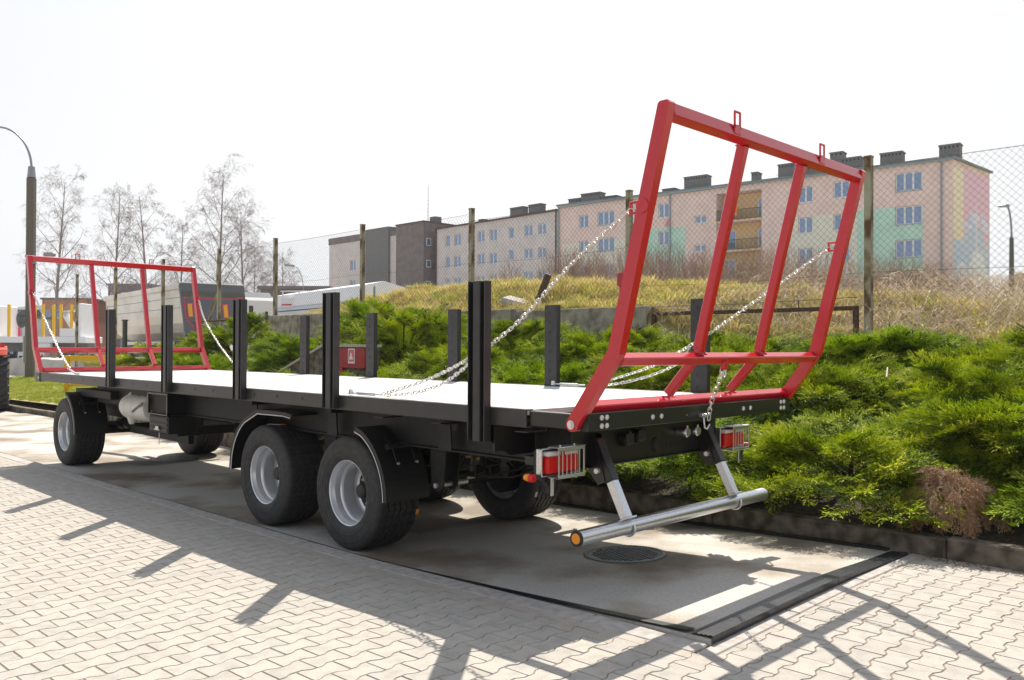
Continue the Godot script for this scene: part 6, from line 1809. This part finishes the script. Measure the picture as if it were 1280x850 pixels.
func build_trees() -> void:
	M.twig_grey = plain(Color(0.25, 0.215, 0.205), 0.9)
	birch(Vector3(19.4, 0, -78.4), 16.2, 11, "forked bare birch seen through the left of the red front frame", 1.0)
	birch(Vector3(24.75, 0, -80.2), 16.2, 12, "slim bare birch second from the left behind the red front frame", 0.95)
	birch(Vector3(29.4, 0, -82.5), 16.6, 13, "thin bare birch above the rim of the aluminium tipper", 0.9)
	birch(Vector3(27.06, 0.0, -63.7), 15.8, 14, "tallest bare birch standing behind the tipper tailgate", 1.1)
	birch(Vector3(31.4, 0.0, -66.4), 13.6, 15, "spreading bare tree right of the tallest birch", 1.15, 0.1)
	birch(Vector3(27.5, 0.0, -70.5), 12.6, 16, "leaning bare birch left of the tallest birch", 1.0)
	birch(Vector3(35.5, 0.5, -67.0), 9.0, 17, "low twiggy bare tree behind the white tipper", 1.4, 0.05)
	birch(Vector3(33.0, 0.0, -84.0), 7.5, 18, "small dense bare tree over the aluminium tipper rim", 1.7, 0.05)
	birch(Vector3(55.0, 3.0, -110.0), 13.0, 19, "faint bare tree left of the far grey wing", 1.1)
	birch(Vector3(61.0, 3.6, -6.0), 6.5, 20, "bare tree beyond the painted gable at the right edge", 1.2, 0.05)
	birch(Vector3(66.0, 3.6, -10.0), 7.0, 21, "bare tree behind the small tan house", 1.2, 0.05)
	# bare shrubs between the mound and the flats
	var rr := RandomNumberGenerator.new(); rr.seed = 77
	var kinds := []
	for k in 4:
		var b := MB.new()
		for i in 12:
			var a := rr.randf() * TAU
			var d := Vector3(cos(a) * rr.randf_range(0.1, 0.5), 1, sin(a) * rr.randf_range(0.1, 0.5)).normalized()
			var p := Vector3(rr.randf_range(-0.2, 0.2), 0, rr.randf_range(-0.2, 0.2))
			var pts := [p]
			for s in 4:
				d = (d + Vector3(rr.randf_range(-0.25, 0.25), 0.05, rr.randf_range(-0.25, 0.25))).normalized()
				p += d * 0.25
				pts.append(p)
				for w in 2:
					var e := (d + Vector3(rr.randf_range(-0.8, 0.8), rr.randf_range(0.0, 0.4), rr.randf_range(-0.8, 0.8))).normalized()
					b.tube([p, p + e * 0.14, p + e * 0.27 + Vector3(0, 0.03, 0)], 0.0045, 0.002, 3, false, false)
			b.tube(pts, 0.009, 0.003, 3, false, false)
		kinds.append(b.mesh(M.dry))
	for k in 4:
		var xf := []; var cs := []
		for i in 62:
			var z := rr.randf_range(-23.0, -2.5)
			var x := rr.randf_range(13.0, 17.5)
			if z < -17.0: x = rr.randf_range(14.5, 18.0)
			var s := rr.randf_range(0.65, 1.3) * (0.75 if z > -6.0 else 1.0)
			xf.append(Transform3D(Basis(Vector3.UP, rr.randf() * TAU).scaled(Vector3(s, s, s)), Vector3(x, land(x, z) - 0.05, z)))
			var c := rr.randf_range(0.8, 1.2)
			cs.append(Color(0.36, 0.25, 0.21) * c if rr.randf() < 0.75 else Color(0.42, 0.33, 0.22) * c)
		var o := multi(self, "bare_shrubs" if k == 0 else "bare_shrubs_%03d" % k, kinds[k], xf, cs)
		tag(o, ["reddish bare shrubs in a thicket before the flats", "leafless brown scrub mixed into the thicket before the flats", "thin bare stems rising behind the mound", "twiggy undergrowth along the back of the mound"][k], "shrubs")

func plume_mesh(r: RandomNumberGenerator, m: Material, droop: float, wide: float) -> ArrayMesh:
	# feathery spray about 1 long, growing along +Y, its flat side facing +Z
	var b := MB.new()
	var spine := func(t: float) -> Vector3: return Vector3(0, t - 0.06 * t * t, droop * t * t * -0.35)
	b.tube([spine.call(0.0), spine.call(0.35), spine.call(0.7), spine.call(1.0)], 0.012, 0.004, 3, false, false)
	var n := 30
	for i in n:
		var t := 0.12 + 0.88 * (i + r.randf()) / n
		var s := 1.0 if i % 2 == 0 else -1.0
		var L := wide * (0.20 + 0.34 * (1.0 - t)) * r.randf_range(0.75, 1.2)
		var d := Vector3(s * r.randf_range(0.55, 0.9), r.randf_range(0.7, 1.0), r.randf_range(-0.35, 0.45)).normalized()
		var p: Vector3 = spine.call(t)
		for k in 4:
			var f := (k + 0.3) / 4.0
			var base := p + d * L * f
			var e := (d + Vector3(r.randf_range(-0.5, 0.5), r.randf_range(-0.1, 0.6), r.randf_range(-0.5, 0.5))).normalized()
			var ll := 0.115 * r.randf_range(0.8, 1.25)
			var w := e.cross(Vector3(r.randf_range(-1, 1), r.randf_range(-1, 1), 1.2)).normalized() * 0.0125
			b.t(base - w * 0.5, base + e * ll * 0.45 - w, base + e * ll)
			b.t(base - w * 0.5, base + e * ll, base + e * ll * 0.45 + w)
	# tip
	for k in 5:
		var base: Vector3 = spine.call(0.9)
		var e := Vector3(r.randf_range(-0.4, 0.4), 1, r.randf_range(-0.3, 0.3)).normalized()
		var w := e.cross(Vector3(0, 0.2, 1)).normalized() * 0.02
		b.t(base - w, base + e * 0.2, base + w)
	return b.mesh(m)

func frond(r: RandomNumberGenerator, dead: bool) -> Color:
	if dead: return Color(0.34, 0.17, 0.08).lerp(Color(0.6, 0.42, 0.26), r.randf()) * r.randf_range(0.6, 1.1)
	var c := Color(0.26, 0.32, 0.022).lerp(Color(0.46, 0.48, 0.04), r.randf())
	var k := r.randf()
	if k < 0.12: c = Color(0.56, 0.53, 0.07)
	elif k < 0.34: c = Color(0.07, 0.11, 0.022)
	return c * r.randf_range(0.8, 1.1)

func juniper(at: Vector3, rad: float, high: float, seed_: int, label: String, plumes: Array, dead := false, upright := 0.35) -> void:
	var t := thing("dead_juniper" if dead else "juniper_bush", label, "shrub", at, 0.0, "" if dead else "junipers on the bank")
	var r := RandomNumberGenerator.new(); r.seed = seed_
	var hue := Color(1, 1, 1).lerp(Color(1.12, 1.06, 1.0), r.randf()) if r.randf() < 0.6 else Color(0.88, 0.95, 1.05)
	if dead: hue = Color(1, 1, 1)
	var br := MB.new()
	var xf := []
	for k in plumes.size(): xf.append([])
	var cs := []
	for k in plumes.size(): cs.append([])
	var n := int(16 + rad * 9) if at.x > 3.4 else 13
	for i in n:
		var az := TAU * i / n * 2.618 + r.randf_range(-0.3, 0.3)
		var el := r.randf_range(0.12, 1.25) if not dead else r.randf_range(0.3, 1.4)
		var L := rad * r.randf_range(0.7, 1.08)
		var d := Vector3(cos(az) * cos(el), sin(el) * high / rad, sin(az) * cos(el))
		var pts := []
		for s in 7:
			var f := s / 6.0
			var p := d * L * f + Vector3(0, (0.30 * sin(f * PI * 0.8) - (0.12 if not dead else 0.3) * f * f) * high, 0)
			var gx := at.x + p.x; var gz := at.z + p.z
			p.y = max(p.y, land(max(gx, 1.95), gz) - at.y + 0.06 + 0.1 * f) if gx > 1.97 else max(p.y, 0.36 - at.y - (1.97 - gx) * 0.25)
			pts.append(p)
		br.tube(pts, 0.022, 0.006, 5)
		var m := int(13 + L * 17)
		for k in m:
			var f := 0.28 + 0.72 * sqrt(r.randf())
			var j: int = min(int(f * 6.0), 5)
			var p: Vector3 = (pts[j] as Vector3).lerp(pts[j + 1], f * 6.0 - j)
			var along_: Vector3 = ((pts[j + 1] as Vector3) - pts[j]).normalized()
			var side := Vector3(-sin(az), 0, cos(az))
			var dir: Vector3 = (along_ * 0.75 + Vector3(0, r.randf_range(0.05, 0.75) * upright * 2.0, 0) + side * r.randf_range(-0.75, 0.75) + Vector3(r.randf_range(-0.2, 0.2), 0, r.randf_range(-0.2, 0.2))).normalized()
			if dead: dir = (dir + Vector3(0, -0.9, 0)).normalized()
			var sc := r.randf_range(0.22, 0.40) * (0.6 if dead else 1.0)
			var zax: Vector3 = (Vector3.UP - dir * dir.y)
			zax = zax.normalized() if zax.length() > 0.01 else Vector3.RIGHT
			zax = zax.rotated(dir, r.randf_range(-0.7, 0.7))
			var bas := Basis(dir.cross(zax), dir, zax)
			if not dead and at.x + p.x < 1.72: continue
			var q := r.randi() % plumes.size()
			xf[q].append(Transform3D(bas.scaled_local(Vector3(sc * 1.1, sc, sc)), p))
			cs[q].append(frond(r, dead) * hue * (Color(1, 1, 1) if dead else Color(0.9, 1.0, 1.0)))
	# fronds that close the outer surface into lumpy layers
	var cover := int(rad * rad * ((520 if at.x < 3.4 else 320) if not dead else 1800))
	for i in cover:
		var az := r.randf() * TAU
		var rho := rad * sqrt(r.randf())
		var f := rho / rad
		var p := Vector3(cos(az) * rho, 0, sin(az) * rho)
		var lump := hn.get_noise_2d((at.x + p.x) * 22.0, (at.z + p.z) * 22.0) * 0.55
		var gx := at.x + p.x
		if gx < 1.74 and not dead: continue
		var gy: float = (land(max(gx, 1.95), at.z + p.z) - at.y) if gx > 1.97 else 0.30 - at.y - (1.97 - gx) * 0.3
		p.y = gy + 0.10 + (high * 0.62 * pow(1.0 - f * f, 0.6) + lump * high) * (r.randf_range(0.85, 1.05) if r.randf() < 0.75 else r.randf_range(0.4, 0.85))
		if not dead and at.x > 3.4 and hn.get_noise_2d((at.x + p.x) * 30.0 + 500.0, (at.z + p.z) * 30.0) < -0.30 and r.randf() < 0.85: continue
		var outw := Vector3(cos(az), 0, sin(az))
		var dir := (outw.rotated(Vector3.UP, r.randf_range(-0.9, 0.9)) + Vector3(0, r.randf_range(-0.05, 0.6) * (0.5 + upright), 0) + Vector3(-0.25, 0, 0.1)).normalized()
		if dead: dir = (outw * 0.5 + Vector3(r.randf_range(-0.3, 0.3), -0.9, r.randf_range(-0.3, 0.3))).normalized()
		var sc := r.randf_range(0.20, 0.38) * (0.6 if dead else 1.0)
		var zax := (Vector3.UP - dir * dir.y).normalized().rotated(dir, r.randf_range(-0.6, 0.6))
		var q := r.randi() % plumes.size()
		xf[q].append(Transform3D(Basis(dir.cross(zax), dir, zax).scaled_local(Vector3(sc * 1.1, sc, sc)), p))
		cs[q].append(frond(r, dead) * hue * (Color(1, 1, 1) if dead else Color(0.9, 1.0, 1.0)))
	part(t, "branches", br, M.twig)
	for q in plumes.size():
		multi(t, "foliage" if q == 0 else "foliage_%03d" % q, plumes[q], xf[q], cs[q])

func build_junipers() -> void:
	var r := RandomNumberGenerator.new(); r.seed = 31
	var pl := [plume_mesh(r, M.leaf, 0.5, 1.0), plume_mesh(r, M.leaf, 0.9, 0.8), plume_mesh(r, M.leaf, 0.2, 1.15)]
	var dm := plain(Color(1, 1, 1), 0.8); dm.vertex_color_use_as_albedo = true
	var dp := [plume_mesh(r, dm, 1.2, 0.7), plume_mesh(r, dm, 0.8, 0.9)]
	# [x, z, radius, height, upright, what tells it apart]
	var B := [
		[2.95, 3.6, 1.25, 0.42, 0.3, "green juniper overhanging the planter wall at the right edge of the picture"],
		[2.8, -0.2, 1.2, 0.42, 0.3, "rounded green juniper between the bumper tube and the brown dead one"],
		[2.75, -1.9, 1.2, 0.42, 0.3, "dark juniper behind the right end of the bumper tube"],
		[2.7, -3.6, 1.15, 0.42, 0.3, "shaded juniper seen under the trailer tail between the bumper arms"],
		[2.9, 2.35, 1.15, 0.42, 0.3, "green juniper crowding round the brown dead one"],
		[2.65, -9.2, 1.15, 0.70, 0.35, "front juniper behind the deck between the third and fourth far stakes"],
		[2.7, -12.6, 1.15, 0.60, 0.35, "front juniper below the sloping wing wall"],
		[3.5, 0.9, 1.1, 0.5, 0.3, "low juniper right behind the brown dead one"],
		[4.6, 4.6, 1.4, 0.52, 0.35, "broad juniper at the far right in the second row"],
		[4.7, 2.5, 1.4, 0.52, 0.35, "yellow green juniper uphill of the brown dead one"],
		[4.7, 0.5, 1.35, 0.56, 0.35, "layered juniper uphill of the right tail lamp"],
		[4.6, -1.5, 1.35, 0.56, 0.35, "juniper seen between the red frame and the right tail lamp"],
		[4.6, -3.5, 1.4, 0.59, 0.35, "juniper behind the lower rails of the red rear frame"],
		[6.3, 5.2, 1.4, 0.42, 0.4, "low juniper near the top of the bank at the right edge"],
		[6.4, 3.0, 1.4, 0.42, 0.4, "spreading juniper below the dry brambles right of the fence post"],
		[6.3, 0.8, 1.4, 0.45, 0.4, "juniper at the top of the bank right of the red frame post"],
		[6.3, -1.4, 1.35, 0.49, 0.4, "juniper at the foot of the thick fence post"],
		[6.2, -3.6, 1.35, 0.49, 0.4, "juniper below the square tube handrail"],
		[6.2, -5.8, 1.35, 0.56, 0.45, "juniper below the right end of the concrete wall"],
		[4.5, -5.6, 1.45, 0.56, 0.35, "juniper behind the second far stake from the rear"],
		[6.2, -8.0, 1.4, 0.75, 0.45, "juniper against the concrete wall left of the red frame"],
		[4.4, -7.7, 1.45, 0.75, 0.35, "low juniper between the second and third far stakes"],
		[5.6, -10.6, 1.7, 1.25, 0.6, "large arching juniper reaching up to the concrete wall behind the middle far stake"],
		[6.6, -12.6, 1.6, 1.20, 0.6, "tall feathery juniper leaning left before the concrete wall"],
		[2.8, -7.2, 1.2, 0.75, 0.35, "front juniper seen low behind the third far stake"],
		[2.6, -5.4, 1.1, 0.64, 0.3, "front juniper hidden low behind the deck edge by the second far stake"],
		[5.0, -13.6, 1.2, 0.80, 0.5, "juniper right of the fourth far stake by the red panel"],
		[5.3, -17.0, 1.3, 1.35, 0.6, "upright dark juniper behind the sloping wing wall"],
		[4.2, -18.6, 1.4, 0.90, 0.5, "juniper left of the wing wall behind the middle near stake"],
		[3.4, -15.2, 1.1, 0.70, 0.4, "low juniper at the foot of the sloping wing wall"],
		[5.4, -20.6, 1.2, 0.45, 0.5, "juniper right of the front frame below the chain"],
		[7.2, -24.6, 1.2, 0.40, 0.45, "pale juniper seen through the right bay of the front frame"],
	]
	for i in B.size():
		var b: Array = B[i]
		juniper(Vector3(b[0], land(b[0], b[1]) + 0.02, b[1]), b[2], b[3], 100 + i, b[5], pl, false, b[4])
	juniper(Vector3(2.28, 0.25, 0.85), 0.36, 0.52, 300, "dead brown juniper in the bed beside the paving", dp, true)
	# a few bare pale sticks among them
	for k in [[5.6, 0.6, "short pale stick standing out of the junipers right of the red frame"], [4.1, 2.6, "long thin curved pale stick over the junipers at the right edge"], [4.2, -0.4, "grey stick lying among the junipers beside the right tail lamp"], [5.0, 2.0, "broken pale stick in the junipers above the brown dead one"]]:
		var p := Vector3(k[0], land(k[0], k[1]) + 0.62, k[1])
		var a := r.randf() * TAU
		var e := Vector3(cos(a), r.randf_range(-0.05, 0.15), sin(a)) * r.randf_range(0.45, 0.8)
		if k[0] == 5.6: e = Vector3(-0.15, 0.16, 0.5)
		solo("dead_stick", MB.new().tube([p, p + e * 0.5 + Vector3(0, 0.06, 0), p + e], 0.011, 0.005, 5), plain(Color(0.42, 0.36, 0.28), 0.9), k[2], "stick", "bare sticks among the junipers")

func tuft_mesh(r: RandomNumberGenerator, m: Material, n: int, bend: float) -> ArrayMesh:
	var b := MB.new()
	for i in n:
		var a := r.randf() * TAU
		var o := Vector3(cos(a), 0, sin(a)) * r.randf_range(0.0, 0.16)
		var d := Vector3(cos(a + r.randf_range(-1, 1)), 0, sin(a + r.randf_range(-1, 1)))
		var w := Vector3(-d.z, 0, d.x) * 0.012
		var h := r.randf_range(0.5, 1.0)
		var k := bend * r.randf_range(0.3, 1.3)
		var p1 := o + Vector3(0, h * 0.55, 0) + d * k * 0.25
		var p2 := o + Vector3(0, h * (0.95 - 0.4 * k), 0) + d * k * 0.75
		b.q(o - w, o + w, p1 + w * 0.8, p1 - w * 0.8)
		b.t(p1 - w * 0.8, p1 + w * 0.8, p2)
	return b.mesh(m)

func build_grass() -> void:
	var r := RandomNumberGenerator.new(); r.seed = 55
	var tm := [tuft_mesh(r, M.blade, 16, 0.5), tuft_mesh(r, M.blade, 14, 1.1), tuft_mesh(r, M.blade, 12, 0.8)]
	var straw := func() -> Color:
		return Color(0.58, 0.49, 0.28).lerp(Color(0.74, 0.67, 0.44), r.randf()) * r.randf_range(0.6, 1.05)
	var green := func() -> Color:
		return Color(0.34, 0.4, 0.07).lerp(Color(0.5, 0.52, 0.15), r.randf()) * r.randf_range(0.7, 1.05)
	var nn := FastNoiseLite.new(); nn.seed = 6; nn.frequency = 0.35
	var X := [[], [], []]; var C := [[], [], []]
	for i in 15000:
		var z := r.randf_range(-22.5, 5.5)
		var x := 8.3 + pow(r.randf(), 1.25) * 5.2
		if z > -6.0: x = 7.3 + r.randf() * 6.5
		var k := r.randi() % 3
		var s := r.randf_range(0.2, 0.46)
		var g := nn.get_noise_2d(x * 1.5, z * 1.5)
		var c: Color = green.call() if r.randf() < 0.22 + g * 0.6 else straw.call()
		X[k].append(Transform3D(Basis(Vector3.UP, r.randf() * TAU).scaled(Vector3(s * 1.25, s, s * 1.25)), Vector3(x, land(x, z) - 0.02, z)))
		C[k].append(c)
	var labs := ["dry yellow grass on the mound above the concrete wall", "bent straw coloured grass on the mound", "short spring grass on the mound"]
	for k in 3:
		var o := multi(self, "mound_grass" if k == 0 else "mound_grass_%03d" % k, tm[k], X[k], C[k])
		tag(o, labs[k], "grass")
	# weeds between the junipers and the foot of the wall
	X = []; C = []
	for i in 2600:
		var z := r.randf_range(-20.0, -5.5)
		var x := r.randf_range(6.2, 7.95)
		if i % 4 == 0: z = r.randf_range(-16.0, 4.0); x = r.randf_range(3.0, 7.6)
		var s := r.randf_range(0.14, 0.32)
		X.append(Transform3D(Basis(Vector3.UP, r.randf() * TAU).scaled(Vector3(s, s, s)), Vector3(x, land(x, z) - 0.02, z)))
		C.append(straw.call() if r.randf() < 0.6 else green.call())
	tag(multi(self, "bank_weeds", tm[1], X, C), "dry weeds between the junipers and the concrete wall", "weeds")
	# lawn verge at the left
	X = []; C = []
	for i in 15000:
		var z := r.randf_range(-37.0, -18.5)
		var x := r.randf_range(2.0, 9.0)
		var s := r.randf_range(0.07, 0.15)
		X.append(Transform3D(Basis(Vector3.UP, r.randf() * TAU).scaled(Vector3(s * 1.8, s, s * 1.8)), Vector3(x, land(x, z) - 0.01, z)))
		C.append(Color(0.2, 0.29, 0.035).lerp(Color(0.36, 0.4, 0.07), r.randf()) * r.randf_range(0.8, 1.1))
	tag(multi(self, "verge_grass", tm[0], X, C), "short green lawn round the concrete lamp post", "grass")
	# tangled dry brambles behind the right part of the bank
	var arcs := []
	for k in 5:
		var b := MB.new()
		for i in 3:
			var a := r.randf() * TAU
			var d := Vector3(cos(a), 0, sin(a))
			var h := r.randf_range(0.5, 1.0)
			var L := r.randf_range(0.5, 1.2)
			var pts := []
			for s in 8:
				var f := s / 7.0
				pts.append(d * L * f + Vector3(r.randf_range(-0.05, 0.05), h * sin(f * PI * 0.85) , r.randf_range(-0.05, 0.05)))
			b.tube(pts, 0.008, 0.003, 3, false, false)
			for w in 5:
				var p: Vector3 = pts[1 + r.randi() % 6]
				var e := Vector3(r.randf_range(-1, 1), r.randf_range(-0.3, 0.8), r.randf_range(-1, 1)).normalized() * r.randf_range(0.12, 0.3)
				b.tube([p, p + e * 0.6, p + e + Vector3(0, -0.02, 0)], 0.004, 0.002, 3, false, false)
		arcs.append(b.mesh(M.dry))
	for k in 5:
		X = []; C = []
		for i in 230:
			var z := r.randf_range(-6.0, 6.5)
			var x := r.randf_range(8.0, 13.5) if r.randf() < 0.75 else r.randf_range(7.0, 8.6)
			var s := r.randf_range(0.35, 0.85)
			if x > 9.5 and z > -3.0: s *= 1.25
			X.append(Transform3D(Basis(Vector3.UP, r.randf() * TAU).scaled(Vector3(s, s * r.randf_range(0.6, 1.0), s)), Vector3(x, land(x, z) - 0.03, z)))
			var v := r.randf_range(0.65, 1.15)
			C.append((Color(0.75, 0.64, 0.48) if r.randf() < 0.6 else Color(0.5, 0.36, 0.26)) * v)
		var o := multi(self, "dry_brambles" if k == 0 else "dry_brambles_%03d" % k, arcs[k], X, C)
		tag(o, ["tangled dry brambles on the bank right of the fence post", "brown bramble stems behind the handrail", "pale dead stems arching over the grass at the right", "thin dry stalks in front of the painted gable", "matted dead bramble canes below the fence"][k], "brambles")
